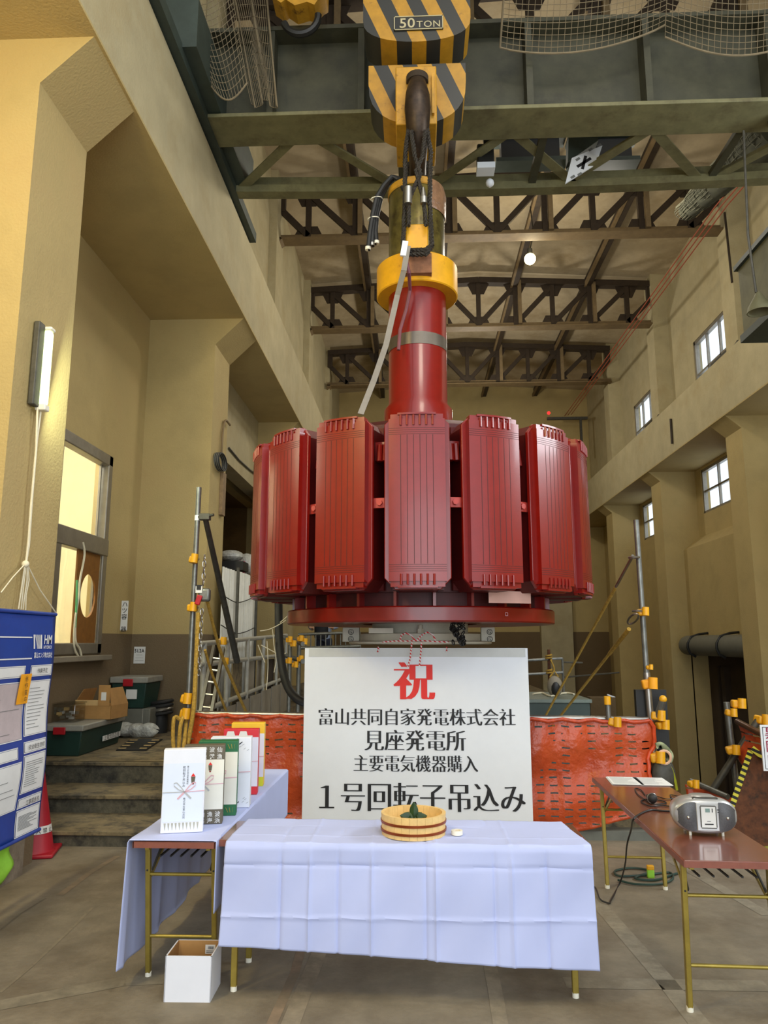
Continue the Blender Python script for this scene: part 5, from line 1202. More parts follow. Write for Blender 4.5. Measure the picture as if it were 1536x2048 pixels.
# grey kerb under the barrier
struct('trim_1', MB().b2(-2.1, 3.2, 6.80, 6.95, 0.0, 0.075), mat('kerb_grey', (104, 106, 98), 0.8, var=0.12))
# ropes
def ropeline(label, pts, r=0.012, cat='rope', parts=None):
    return tag(MB().tube(smooth(pts), r, 7).build('yellow_rope', M['rope_yellow']), label, cat)
t1 = thing('guy_rope', 'yellow guy rope running from the upper ring of the tall post down into the pit', 'rope', at(1150, 1400, Y=8.6))
a = at(1262, 1118, Y=6.85); b = at(1080, 1452, Y=9.62)
d = b - a
MB().cyl(a - d * 0.015, a + d * 0.13, 0.014, n=8).build('turnbuckle', M['steel'], t1)
MB().cyl(a + d * 0.13, a + d * 0.30, 0.016, n=8).build('doubled_rope', M['rope_yellow'], t1)
MB().cyl(a + d * 0.30, b, 0.013, n=8).build('rope', M['rope_yellow'], t1)
t1 = thing('guy_rope', 'yellow guy rope with a carabiner on the middle clamp of the tall post', 'rope', at(1190, 1400, Y=8.0))
a = at(1258, 1258, Y=6.84); b = at(1105, 1452, Y=9.62); d = b - a; dn = d.normalized(); sdv = dn.cross(Vector((0, 1, 0))).normalized()
cc = at(1266, 1238, Y=6.82)
MB().tube([cc + dn * (0.11 * cos(q)) + sdv * (0.035 * sin(q)) for q in [2 * pi * k / 18 for k in range(18)]], 0.009, 6, closed=True).build('carabiner', M['steel'], t1)
MB().cyl(a, a + d * 0.2, 0.019, n=8).build('doubled_rope', M['rope_yellow'], t1); MB().cyl(a + d * 0.2, b, 0.014, n=8).build('rope', M['rope_yellow'], t1)
ropeline('yellow rope hanging slack from the hoist across the railing into the pit', [at(414, 1200, Y=6.75), at(440, 1300, Y=7.2), at(468, 1370, Y=7.6), at(492, 1424, Y=8.0)], 0.016)
ropeline('thinner yellow rope hanging below the hoist chain towards the pit', [at(410, 1300, Y=6.75), at(425, 1350, Y=7.0), at(440, 1390, Y=7.2), at(453, 1424, Y=7.4)], 0.013)
tag(MB().tube(smooth([at(397, 1225, Y=6.72), at(392, 1330, Y=6.72), at(388, 1410, Y=6.7), at(379, 1470, Y=6.7), at(372, 1500, Y=6.7)]), 0.02, 8).build('yellow_rope', M['rope_yellow']), 'thick yellow rope hanging straight down along the tall grey post', 'rope')
tag(MB().tube(smooth([at(362, 1440, Y=6.66), at(349, 1435, Y=6.62), at(346, 1465, Y=6.62), at(348, 1500, Y=6.62), at(356, 1505, Y=6.62), at(360, 1460, Y=6.62), at(364, 1440, Y=6.66), at(373, 1428, Y=6.75), at(369, 1480, Y=6.65), at(366, 1505, Y=6.62)]), 0.017, 8).build('yellow_rope', M['rope_yellow']), 'coil of yellow rope looped low on the tall grey post beside the steps', 'rope')

# ------------------------------------------------------------------ platform railing, boards, ladder
rl = thing('platform_railing', 'grey pipe railing with board panels along the edge of the raised platform', 'railing', (-2.35, 8.2, Z_P))
XR_ = -2.35
for (za, zb, nm) in ((1.655, 1.80, 'top_rail'), (1.43, 1.45, 'middle_rail'), (0.92, 1.05, 'bottom_rail')):
    MB().cyl((XR_, 8.1, za), (XR_, 13.6, zb), 0.03, n=12).build(nm, M['rail_grey'], rl)
for y in (8.25, 9.3, 10.4, 11.5, 12.6, 13.5):
    MB().cyl((XR_ + 0.01, y, Z_P), (XR_ + 0.01, y, 1.66 + 0.145 * (y - 8.1) / 5.5), 0.03, n=12).build('post', M['rail_grey'], rl)
for k in range(7):
    y = 8.2 + k * 0.78; zt = 0.93 + 0.02 * k
    MB().b2(XR_ + 0.032, XR_ + 0.045, y, y + 0.70, 0.30, zt - 0.06).build('board_panel', M['grey_panel'], rl)
    if k != 1: MB().b2(XR_ - 0.06, XR_ - 0.045, y + 0.05, y + 0.6, 0.5, 1.40).build('board_panel', [M['grey_panel'], M['dark'], M['step'], M['grey_panel']][k % 4], rl)
for k, y in enumerate((8.95,)):
    clamp(rl, (XR_ + 0.03, y, 1.68 - 0.0 + 0.02 * k), s=1.2); clamp(rl, (XR_ + 0.03, y + 0.15, 1.44), s=1.1)
ld = thing('ladder', 'silver ladder leaning on the platform railing beside the tall grey post', 'ladder', (-2.2, 7.5, 0.3))
a0, a1 = at(398, 1440, Y=7.45), at(428, 1293, Y=8.0); b0_, b1_ = at(420, 1442, Y=7.45), at(447, 1296, Y=8.0)
MB().bar(a0, a1, 0.03, 0.055).build('side_rail', M['steel'], ld); MB().bar(b0_, b1_, 0.03, 0.055).build('side_rail', M['steel'], ld)
for k in range(1, 6): MB().cyl(a0.lerp(a1, k / 6), b0_.lerp(b1_, k / 6), 0.014, n=8).build('rung', M['steel'], ld)
# white hoarding behind the railing
random.seed(9)
tops = [at(445, 1133, X=-2.86), at(460, 1138, X=-2.86), at(476, 1142, X=-2.86), at(490, 1147, X=-2.86), at(500, 1152, X=-2.86), at(513, 1160, X=-2.86)]
for k in range(5):
    p, q = tops[k], tops[k + 1]
    lab = ['white corrugated sheet panel against the column foot, first of the row', 'white corrugated sheet panel second from the column', 'white corrugated sheet panel beside the dark upright', 'white corrugated sheet panel behind the brace foot', 'white corrugated sheet panel last of the row, half behind the rotor'][k]
    mb = MB(); n = 10
    def sh(u, v):
        y = p.y + (q.y - p.y) * u; return (-2.86 + 0.02 * sin(u * 2 * pi * 3), y, Z_P + (p.z - Z_P) * v)
    mb.grid(sh, 30, 2)
    tag(mb.build('hoarding_sheet', M['white_sheet'], solid=0.004), lab, 'sheet', 'white sheets of the hoarding')
hp_ = thing('scaffold_upright', 'dark steel uprights and wires holding the white sheets', 'frame', (-2.8, 11.2, Z_P))
for (x, y1) in ((476, 1135), (512, 1195)):
    a = at(x, y1, X=-2.80); MB().b2(-2.82, -2.78, a.y, a.y + 0.05, Z_P, a.z).build('upright', M['dark_pipe'], hp_)
for yy in (1200, 1262):
    MB().tube(smooth([at(442, yy - 12, X=-2.81), at(470, yy + 4, X=-2.81), at(490, yy + 2, X=-2.81), at(512, yy - 8, X=-2.81)]), 0.008, 5).build('tie_wire', M['black'], hp_)
# wrapped bundles above the hoarding
c = at(462, 1112, Y=12.4); t = thing('wrapped_bundle', 'white plastic wrapped bundle lying on top of the hoarding', 'bundle', c)
MB().ball(c, 0.17, 14, sc=(1.3, 1.2, 0.6)).build('bundle', M['wrap'], t); MB().b2(c.x - 0.3, c.x + 0.26, c.y - 0.2, c.y + 0.2, c.z - 0.26, c.z - 0.11).build('tray', M['black'], t)
MB().b2(c.x - 0.05, c.x + 0.0, c.y - 0.0, c.y + 0.05, Z_P, c.z - 0.3).build('support', M['dark_pipe'], t)
c = at(493, 1128, Y=12.9); t = thing('wrapped_bundle', 'clear plastic bag with a pink tag on the hoarding by the rotor', 'bundle', c)
MB().ball(c, 0.19, 14, sc=(1.0, 1.0, 1.0)).build('bundle', M['wrap'], t); MB().b2(c.x - 0.07, c.x + 0.03, c.y - 0.28, c.y - 0.25, c.z - 0.2, c.z + 0.02).build('tag', mat('pink_tag', (230, 70, 120), 0.6), t)
MB().b2(c.x - 0.03, c.x + 0.02, c.y, c.y + 0.05, Z_P, c.z - 0.15).build('support', M['dark_pipe'], t)
# thick black hose
tag(MB().tube(smooth([at(553, 1130, Y=8.6), at(557, 1200, Y=8.5), at(558, 1270, Y=8.4), at(563, 1325, Y=8.3), at(573, 1368, Y=8.2), at(590, 1394, Y=8.1), at(612, 1406, Y=8.1), at(650, 1415, Y=8.2), at(690, 1440, Y=8.4), (-0.75, 8.5, 0.2), (-0.75, 8.5, -3.66)]), 0.046, 12).build('black_hose', M['rubber']), 'thick black hose curving down behind the rotor to the sign edge', 'hose')
t = thing('cable_tie_strings', 'loose white binding strings tied round the railing and the black hose', 'string', at(530, 1250, Y=8.4))
for pts in ([(520, 1262), (540, 1258), (560, 1248), (572, 1240)], [(522, 1290), (545, 1302), (560, 1310), (572, 1306)], [(545, 1258), (548, 1290), (552, 1320), (548, 1345)], [(516, 1290), (524, 1310), (530, 1325)], [(560, 1245), (575, 1232), (588, 1218), (592, 1205)], [(534, 1282), (536, 1330), (533, 1380)]):
    MB().tube(smooth([at(x, y, Y=8.33) for x, y in pts]), 0.005, 5).build('string', M['rope_white'], t)
# far floor railing, person, yellow clamps
fr_ = thing('far_railing', 'white barred railing far across the pit where the person stands', 'railing', (-1.8, 15, 0.35))
for z in (1.85, 1.58):
    MB().cyl((-2.35, 15.0, z - 0.02), (-1.1, 15.0, z + 0.02), 0.03, n=10).build('rail', M['galv'], fr_)
for k in range(13): MB().cyl((-2.3 + k * 0.1, 15.0, 0.35 if k % 4 == 0 else 0.9), (-2.3 + k * 0.1, 15.0, 1.85), 0.012, n=8).build('baluster', M['galv'], fr_)
for k, (x, y, yy) in enumerate(((583, 1284, 11), (604, 1280, 11), (578, 1326, 11), (600, 1318, 11))): pass
tr_ = thing('near_pit_railing', 'short grey pipe railing with yellow clamps beside the black hose', 'railing', at(590, 1300, Y=11.5))
for y_ in (1290, 1325): MB().cyl(at(560, y_ - 18, Y=12.0), at(606, y_ - 2, Y=11.0), 0.035, n=10).build('rail', M['galv'], tr_)
for x in (580, 598): a = at(x, 1290, Y=11.3); MB().cyl((a.x, a.y, -0.2), (a.x, a.y, a.z), 0.03, n=10).build('post', M['galv'], tr_)
for (x, y) in ((578, 1280), (600, 1278), (586, 1288), (608, 1284), (577, 1322), (600, 1318), (590, 1330)): clamp(tr_, at(x, y, Y=11.1), s=1.15)

# person at the far railing: one continuous body with clothes as children
def skin_body(name, joints, edges, m, parent=None, sub=2):
    me = bpy.data.meshes.new(name); me.from_pydata([j[0] for j in joints], edges, []); me.materials.append(m)
    o = bpy.data.objects.new(name, me); C.objects.link(o)
    sk = o.modifiers.new('skin', 'SKIN'); sk.use_smooth_shade = True
    for i, j in enumerate(joints): me.skin_vertices[0].data[i].radius = (j[1], j[1] if len(j) < 3 else j[2])
    me.skin_vertices[0].data[0].use_root = True
    sb_ = o.modifiers.new('sub', 'SUBSURF'); sb_.levels = sub; sb_.render_levels = sub
    if parent is not None: o.parent = parent; o.matrix_parent_inverse = Matrix.Translation(-Vector(parent.location))
    return o
PX, PY, PZ = -1.93, 15.75, 0.85
struct('floor_stage', MB().b2(-2.34, -0.9, 15.05, 17.5, 0.35, 0.85), M['step'])
pr = thing('person', 'person in pale blue shirt and dark vest standing at the far railing', 'person', (PX, PY, PZ))
J = lambda x, y, z: (PX + x, PY + y, PZ + z)
skin_body('body', [(J(0, 0, 0.95), 0.13, 0.10), (J(0, 0, 1.15), 0.13, 0.10), (J(0, 0, 1.38), 0.17, 0.10), (J(0, -0.02, 1.50), 0.05), (J(0, -0.04, 1.60), 0.085, 0.10), (J(0, -0.04, 1.70), 0.07, 0.08),
    (J(0.19, 0, 1.40), 0.055), (J(0.27, -0.08, 1.15), 0.043), (J(0.22, -0.36, 1.12), 0.034), (J(0.20, -0.46, 1.13), 0.035, 0.02),
    (J(-0.19, 0, 1.40), 0.055), (J(-0.27, -0.05, 1.15), 0.043), (J(-0.20, -0.3, 1.10), 0.034), (J(-0.17, -0.4, 1.12), 0.035, 0.02),
    (J(0.09, 0, 0.88), 0.085), (J(0.10, -0.02, 0.48), 0.06), (J(0.10, 0.02, 0.09), 0.042), (J(0.11, -0.14, 0.035), 0.04, 0.03),
    (J(-0.09, 0, 0.88), 0.085), (J(-0.11, 0.0, 0.48), 0.06), (J(-0.12, 0.03, 0.09), 0.042), (J(-0.13, -0.13, 0.035), 0.04, 0.03)],
    [(0, 1), (1, 2), (2, 3), (3, 4), (4, 5), (2, 6), (6, 7), (7, 8), (8, 9), (2, 10), (10, 11), (11, 12), (12, 13), (0, 14), (14, 15), (15, 16), (16, 17), (0, 18), (18, 19), (19, 20), (20, 21)], M['skin'], pr)
skin_body('shirt', [(J(0, 0, 0.80), 0.175, 0.14), (J(0, 0, 0.98), 0.175, 0.14), (J(0, 0, 1.16), 0.175, 0.14), (J(0, 0, 1.40), 0.21, 0.14), (J(0.20, 0, 1.42), 0.078), (J(0.28, -0.08, 1.15), 0.064), (J(0.22, -0.36, 1.12), 0.05), (J(-0.20, 0, 1.42), 0.078), (J(-0.28, -0.05, 1.15), 0.064), (J(-0.20, -0.31, 1.10), 0.05)], [(0, 1), (1, 2), (2, 3), (3, 4), (4, 5), (5, 6), (3, 7), (7, 8), (8, 9)], M['shirt'], pr)
skin_body('vest', [(J(-0.03, -0.012, 0.84), 0.19, 0.155), (J(-0.03, -0.012, 1.0), 0.185, 0.155), (J(-0.03, -0.012, 1.18), 0.185, 0.155), (J(-0.03, -0.012, 1.42), 0.20, 0.155)], [(0, 1), (1, 2), (2, 3)], M['vest'], pr)
skin_body('trousers', [(J(0, 0, 1.02), 0.165, 0.13), (J(0.09, 0, 0.84), 0.11), (J(0.10, -0.02, 0.48), 0.078), (J(0.10, 0.02, 0.10), 0.06), (J(-0.09, 0, 0.84), 0.11), (J(-0.11, 0, 0.48), 0.078), (J(-0.12, 0.03, 0.10), 0.06)], [(0, 1), (1, 2), (2, 3), (0, 4), (4, 5), (5, 6)], M['jeans'], pr)
MB().ball(J(0, -0.02, 1.70), 0.105, 14, sc=(0.95, 1.1, 0.75)).build('helmet', M['white'], pr)
fb = MB()
for s in (-1, 1):
    for k in range(5):
        bx = J(0.20 * s + (k - 2) * 0.018, -0.47, 1.13); L_ = [0.05, 0.075, 0.08, 0.075, 0.06][k]
        fb.tube([bx, Vector(bx) + Vector((0, -L_ * 0.55, 0.012)), Vector(bx) + Vector((0, -L_ * 0.8, -0.02))], 0.0085, 6)
fb.build('fingers', M['skin'], pr)

# machine housing in the pit and what stands on it
mh = thing('machine_housing', 'dark green machine housing rising from the pit beyond the barrier', 'machine', (1.5, 10.2, -3.6))
MB().b2(0.6, 2.17, 9.6, 11.0, -3.68, 0.93).build('casing', mat('machine_green', (46, 60, 54), 0.5, var=0.1), mh, bevel=0.01)
MB().b2(0.58, 2.19, 9.58, 11.02, 0.93, 0.97).build('top_plate', mat('machine_top', (104, 114, 104), 0.4, var=0.15), mh)
c = at(1110, 1384, Y=10.1); t = thing('grey_bag', 'grey and black bag standing on the dark green machine housing', 'bag', (c.x, c.y, 0.97))
MB().ball((c.x, c.y, 1.10), 0.12, 16, sc=(0.85, 0.7, 1.15)).build('bag', M['grey_panel'], t); MB().ball((c.x, c.y - 0.05, 1.08), 0.09, 14, sc=(0.7, 0.5, 1.1)).build('opening', M['black'], t)
MB().tube([(c.x - 0.06, c.y, 1.22), (c.x, c.y, 1.3), (c.x + 0.05, c.y, 1.22)], 0.012, 6).build('handle', M['rope_yellow'], t)
cable('white_cable', 'white cable lying loose on the dark green machine housing', smooth([at(1066, 1388, Z=0.985), at(1085, 1386, Z=0.985), at(1102, 1392, Z=0.985), at(1130, 1386, Z=0.985), at(1148, 1388, Z=0.985)]), 0.012, M['rope_white'])
hr = thing('housing_rail', 'thin pipe rail with yellow rope lashings beyond the machine housing', 'railing', (2.1, 12.2, 0.35))
for z in (1.39, 1.17): MB().cyl((1.5, 12.2, z - 0.02), (2.35, 12.2, z + 0.03), 0.02, n=8).build('rail', M['galv'], hr)
MB().cyl((2.12, 12.2, 0.35), (2.14, 12.2, 1.56), 0.025, n=8).build('post', M['rust'], hr); MB().cyl((2.36, 12.25, 0.35), (2.36, 12.25, 1.42), 0.02, n=8).build('post', M['galv'], hr)
MB().cyl((2.36, 12.25, 1.36), (2.75, 12.6, 1.34), 0.014, n=6).build('rail', M['galv'], hr); MB().cyl((2.36, 12.25, 1.12), (3.5, 13.2, 1.16), 0.014, n=6).build('rail', M['dark_pipe'], hr)
for z in (1.40, 1.17):
    MB().tube([Vector((2.13 + 0.045 * cos(q), 12.17 + 0.045 * sin(q), z + 0.006 * q)) for q in [k * 0.6 for k in range(24)]], 0.014, 6).build('rope_lashing', M['rope_yellow'], hr)
MB().tube(smooth([(2.15, 12.14, 1.4), (2.2, 12.12, 1.25), (2.13, 12.14, 1.1), (2.18, 12.12, 1.0)]), 0.012, 6).build('rope_tail', M['rope_yellow'], hr)
c = at(1222, 1392, Y=14); tag(MB().box(c, (0.14, 0.05, 0.025), Matrix.Rotation(0.35, 3, 'Y')).build('fallen_lamp', M['white']), 'small bright white fitting lying on the dark floor beyond the barrier', 'fitting')
struct('trim_2', MB().b2(3.15, 3.6, 13.9, 14.2, 0.35, c.z - 0.02), M['dark_concrete'])
# big pipe on the window wall
hall(True)
pp_ = thing('wall_pipe', 'thick grey pipe with black hangers running along the window wall', 'pipe', (6.95, 17, 1.6))
MB().tube([(7.0, 18.98, 1.60), (6.82, 18.9, 1.60), (6.70, 18.75, 1.60), (6.66, 18.5, 1.60), (6.66, 14.9, 1.60)], 0.235, 20).build('pipe', M['grey_box'], pp_)
for y in (18.0, 16.3): MB().tube([(6.93, y, 1.89), (6.7, y, 1.865), (6.50, y, 1.80), (6.41, y, 1.65), (6.40, y, 1.55), (6.45, y, 1.42), (6.58, y, 1.34)], 0.028, 8).build('hanger_strap', M['black'], pp_)
# things on the column by the platform
cc_ = at(448, 846, Y=9.9)
cd2 = thing('conduit', 'thin conduit bent over like a hook on the pale column face above a coil', 'conduit', at(446, 900, X=XC_L + 0.02))
MB().tube(smooth([at(443, 908, X=XC_L + 0.03), at(445, 870, X=XC_L + 0.03), at(448, 848, X=XC_L + 0.03), at(452, 841, X=XC_L + 0.04), at(460, 850, X=XC_L + 0.05)]), 0.016, 8).build('pipe', M['purlin'], cd2)
cl_ = thing('coiled_cable', 'coil of black cable hung on the pale column face above a wooden strip', 'cable', at(440, 925, X=XC_L + 0.03))
co = at(441, 924, X=XC_L + 0.05)
for k in range(6): MB().tube([co + Vector((0.012 * k - 0.03, 0.24 * cos(q) * 0.9, 0.115 * 1.0 * sin(q))) for q in [2 * pi * i / 24 for i in range(24)]], 0.011, 6, closed=True).build('cable_turn', M['rubber'] if k % 2 else M['grey_box'], cl_)
a = at(446, 946, X=XC_L + 0.02); b = at(441, 1030, X=XC_L + 0.02)
tag(MB().b2(XC_L, XC_L + 0.05, a.y - 0.08, a.y + 0.08, b.z, a.z).build('wooden_strip', mat('old_wood', (138, 112, 80), 0.7, var=0.2, scale=14), bevel=0.006), 'upright brown wooden strip fixed below the cable coil on the column', 'strip')
cable('wall_cable', 'black cable sagging across the pale aisle wall past the column', [at(458, 896, X=-3.12), at(478, 920, X=-3.12), at(500, 940, X=-3.12), at(520, 955, X=-3.12)], 0.018, M['dark_pipe'])
# conduits on the window-side pilasters
for y in (14.31, 19.21):
    t = thing('pilaster_conduit', 'thin conduit with a junction box crossing the upper pilaster %s' % ('nearer the crane' if y < 15 else 'further down the hall'), 'conduit', (6.5, y, 7.75))
    MB().cyl((6.49, y - 0.02, 7.62), (6.9, y - 0.02, 7.62), 0.018, n=8).cyl((6.49, y - 0.02, 7.62), (6.49, y + 0.75, 7.45), 0.018, n=8).build('pipe', M['dark_pipe'], t); MB().b2(6.66, 6.73, y - 0.06, y + 0.0, 7.58, 7.66).build('junction_box', M['dark_pipe'], t)
tag(MB().cyl(at(1449, 425, X=6.5), at(1464, 565, X=6.5), 0.022, n=8).build('dark_conduit', M['truss']), 'thin dark conduit running down the upper pilaster beside the operator cab', 'conduit')
t = tag(MB().cyl((6.07, 17.15, 6.28), (6.07, 17.13, 6.88), 0.028, n=8).build('rusty_bar', M['truss']), 'short dark rusty bar fixed upright on the window-side runway beam', 'bar')
hall(False)

# ------------------------------------------------------------------ containers on the platform
ZP = Z_P
def tote(label, x0, y0, w_, d_, h_, z, latch_x, rz=0.0, note=None):
    t = thing('storage_box', label, 'storage box', (x0, y0, z), rz, 'dark green storage boxes')
    mb = MB(); i_ = 0.035
    vs = [(i_, i_, 0), (w_ - i_, i_, 0), (w_ - i_, d_ - i_, 0), (i_, d_ - i_, 0), (0, 0, h_ * 0.8), (w_, 0, h_ * 0.8), (w_, d_, h_ * 0.8), (0, d_, h_ * 0.8)]
    mb.add(vs, [(3, 2, 1, 0), (4, 5, 6, 7), (0, 1, 5, 4), (1, 2, 6, 5), (2, 3, 7, 6), (3, 0, 4, 7)]); mb.build('body', M['dark_green'], t, local=True, bevel=0.012)
    MB().b2(-0.02, w_ + 0.02, -0.02, d_ + 0.02, h_ * 0.8, h_).build('lid', M['lid_grey'], t, local=True, bevel=0.014, seg=3)
    MB().b2(latch_x, latch_x + 0.13, -0.035, -0.01, h_ * 0.70, h_ * 0.93).build('latch', M['latch_red'], t, local=True, bevel=0.006)
    return t
t = tote('dark green storage box with red latch standing at the platform edge below the carton', -3.965, 7.98, 0.43, 1.12, 0.325, ZP, 0.13)
lbm = MB(); lbm.b2(0.427, 0.432, 0.55, 1.05, 0.09, 0.145); lo_ = lbm.build('label', M['paper'], t, local=True)
lt_ = MB(); lt_.text('上電気部品箱', 0.06, (0.4325, 0.8, 0.098), (0, 1, 0), (0, 0, 1), fitw=0.44); lt_.build('lettering', M['ink'], lo_, local=True)
c = at(130, 1432, Y=8.35); zc = ZP + 0.325
t = thing('clear_case', 'clear plastic case full of small parts on the lower green box', 'case', (c.x - 0.16, 8.2, zc + 0.002))
MB().b2(0, 0.34, 0, 0.26, 0, 0.19).build('case', M['clear'], t, local=True, bevel=0.012); MB().b2(-0.008, 0.348, -0.008, 0.268, 0.19, 0.205).build('lid', M['clear'], t, local=True)
random.seed(6)
for k in range(14):
    x, y, z = random.uniform(0.03, 0.30), random.uniform(0.03, 0.2), random.uniform(0.01, 0.14)
    MB().b2(x, x + 0.05, y, y + 0.03, z, z + 0.03).build('contents', random.choice([M['white'], M['hinoki'], M['grey_box'], M['paper']]), t, local=True)
cx0 = at(165, 1428, Y=8.55).x
t = thing('cardboard_box', 'opened brown cardboard box with raised flaps on the lower green box', 'cardboard box', (-3.93, 8.58, zc + 0.002), radians(-6))
w_, d_, h_ = 0.47, 0.40, 0.15
for a in ((0, w_, 0, 0.006), (0, w_, d_ - 0.006, d_), (0, 0.006, 0, d_), (w_ - 0.006, w_, 0, d_)): MB().b2(*a, 0, h_).build('side', M['cardboard'], t, local=True)
MB().b2(0, w_, 0, d_, 0, 0.006).build('bottom', M['cardboard_in'], t, local=True)
MB().b2(0.02, w_ - 0.14, 0.012, 0.02, 0.05, h_ + 0.06).build('inner_sheet', M['cardboard_in'], t, local=True)
mb = MB(); mb.prism([(0.0, 0), (0.40, 0), (0.34, 0.20), (0.05, 0.20)], (w_ - 0.004, 0, h_), (0, 1, 0), (-0.25, 0, 0.97), (0.005, 0, 0)); fl = mb.build('flap', M['cardboard'], t, local=True)
mb = MB(); mb.prism([(0.0, 0), (0.40, 0), (0.34, 0.20), (0.05, 0.20)], (0.004, 0, h_), (0, 1, 0), (0.45, 0, 0.9), (0.005, 0, 0)); mb.build('flap', M['cardboard'], t, local=True)
mb = MB(); mb.b2(w_ - 0.16, w_ - 0.02, -0.004, -0.001, h_ + 0.0, h_ + 0.23); mb.build('flap', M['cardboard'], t, local=True)
mb = MB(); mb.b2(w_ - 0.125, w_ - 0.065, -0.006, -0.004, h_ + 0.06, h_ + 0.15); mb.build('sticker', M['paper'], t, local=True)
t = thing('grey_case', 'plain grey plastic case on the platform under the upper green box', 'case', (-3.96, 9.75, ZP))
MB().b2(0, 0.52, 0, 0.62, 0, 0.345).build('body', M['grey_box'], t, local=True, bevel=0.012); MB().b2(0.42, 0.43, -0.004, 0.0, 0.0, 0.345).build('seam', M['lid_grey'], t, local=True)
t2 = tote('dark green storage box with grey lid stacked on the grey case by the back wall', -3.95, 9.7, 0.46, 0.56, 0.40, ZP + 0.347, 0.16)
mb = MB(); mb.b2(0.20, 0.34, -0.002, 0.012, 0.12, 0.24); mb.build('sticker', M['paper'], t2, local=True, bevel=0.0)
c = at(272, 1465, Z=ZP + 0.06)
t = thing('bubble_wrap_roll', 'bundle of clear bubble wrap lying on the platform before the grey case', 'wrap', (c.x, c.y, ZP))
mb = MB()
def wr(u, v):
    a = 2 * pi * v; r_ = 0.085 * (1 + 0.12 * sin(a * 3 + u * 9) + 0.08 * sin(u * 31)) * max(0.02, min(1, 14 * u, 14 * (1 - u))) ** 0.5; return (c.x - 0.52 + 0.80 * u + 0.02 * sin(a * 2), c.y + r_ * cos(a) * 1.1, ZP + 0.09 + r_ * sin(a))
mb.grid(wr, 40, 24); mb.build('wrap', M['wrap'], t)
t = thing('black_grate', 'black rubber mat with pale slots lying flat on the platform', 'mat', (-3.28, 8.9, ZP))
A_, B_, C_, D_ = (at(232, 1502, Z=ZP), at(292, 1502, Z=ZP), at(325, 1480, Z=ZP), at(262, 1480, Z=ZP))
mb = MB(); mb.add([A_, B_, C_, D_] + [p + Vector((0, 0, 0.014)) for p in (A_, B_, C_, D_)], [(3, 2, 1, 0), (4, 5, 6, 7), (0, 1, 5, 4), (1, 2, 6, 5), (2, 3, 7, 6), (3, 0, 4, 7)]); mb.build('mat', M['black'], t)
mb = MB()
for k in range(4):
    f = 0.12 + 0.25 * k
    for (s0, s1) in ((0.02, 0.26), (0.72, 0.95)):
        L = A_.lerp(D_, f); R = B_.lerp(C_, f); mb.bar(L.lerp(R, s0) + Vector((0, 0, 0.015)), L.lerp(R, s1) + Vector((0, 0, 0.015)), 0.035, 0.004)
mb.build('slot', M['hinoki'], t)
c = at(322, 1402, Y=10.1)
t = thing('hose_coil', 'coil of dark hose and a steel bowl behind the grey case', 'hose', (c.x, c.y, ZP))
for k in range(4): MB().tube([Vector((c.x + 0.15 * cos(q), c.y + 0.12 * sin(q), ZP + 0.25 + 0.05 * k + 0.02 * cos(q))) for q in [2 * pi * i / 20 for i in range(20)]], 0.022, 8, closed=True).build('hose_turn', M['rubber'] if k != 1 else M['steel'], t)
MB().cyl((c.x, c.y, ZP), (c.x, c.y, ZP + 0.25), 0.1, n=16).build('drum', M['rubber'], t)
# notices on the wall
hall(True)
def notice(name, label, x, y, z, w_, h_, build):
    t = thing(name, label, 'notice', (x, y, z)); MB().b2(x, x + w_, y - 0.004, y, z, z + h_).build('sheet', M['paper'], t); build(t, x, y - 0.005, z, w_, h_); return t
def bn(t, x, y, z, w_, h_):
    mb = MB(); mb.text('51.2A', 0.06, (x + w_ / 2, y, z + h_ * 0.66), (1, 0, 0), (0, 0, 1), fitw=w_ * 0.9, off=0.03); mb.build('lettering', M['ink'], t)
    for k, (a, b) in enumerate(((0.2, 0.75), (0.15, 0.85), (0.12, 0.9))): MB().b2(x + w_ * a, x + w_ * b, y, y + 0.001, z + h_ * (0.5 - 0.17 * k), z + h_ * (0.515 - 0.17 * k)).build('print_line', M['ink_grey'], t)
p = at(238, 1327, Y=9.44); notice('wall_notice', 'white notice marked 51.2 taped on the brown dado by the window', XW_L + 0.04, 9.445, p.z, 0.145, 0.21, bn)
def bs(t, x, y, z, w_, h_):
    mb = MB(); mb.text('ハツ容 器', 0.072, (x + w_ / 2, y, z + h_ * 0.98), (1, 0, 0), (0, 0, 1), vertical=True, off=0.012); mb.build('lettering', M['ink'], t)
p = at(214, 1262, Y=9.44); notice('wall_strip', 'narrow white strip with vertical black characters on the wall beside the window', XW_L + 0.02, 9.0, p.z, 0.085, 0.36, bs)
# brown board with a round hole in the aisle window, strings hanging over it
bdy = [at(158, 1088, X=XW_L - 0.02), at(198, 1082, X=XW_L - 0.02), at(187, 1300, X=XW_L - 0.02), at(147, 1296, X=XW_L - 0.02)]
ya, yb = bdy[0].y - 0.02, 8.36; za, zb = 1.66, 2.66; hc = ((ya + yb) / 2 + 0.03, 2.18); hr_y, hr_z = 0.19, 0.24
mb = MB(); n = 40; ring = []; outer = []
for i in range(n):
    q = 2 * pi * i / n; ring.append((hc[0] + hr_y * cos(q), hc[1] + hr_z * sin(q)))
    k = 1 / max(abs(cos(q)), abs(sin(q))); oy, oz = cos(q) * k, sin(q) * k
    outer.append((hc[0] + (oy * (yb - hc[0]) if oy > 0 else oy * (hc[0] - ya)), hc[1] + (oz * (zb - hc[1]) if oz > 0 else oz * (hc[1] - za))))
vs = [(XW_L - 0.03, *p_) for p_ in ring + outer] + [(XW_L - 0.01, *p_) for p_ in ring + outer]
f = []
for i in range(n):
    j = (i + 1) % n; f += [(i, j, n + j, n + i), (2 * n + i, 3 * n + i, 3 * n + j, 2 * n + j), (i, 2 * n + i, 2 * n + j, j), (n + i, n + j, 3 * n + j, 3 * n + i)]
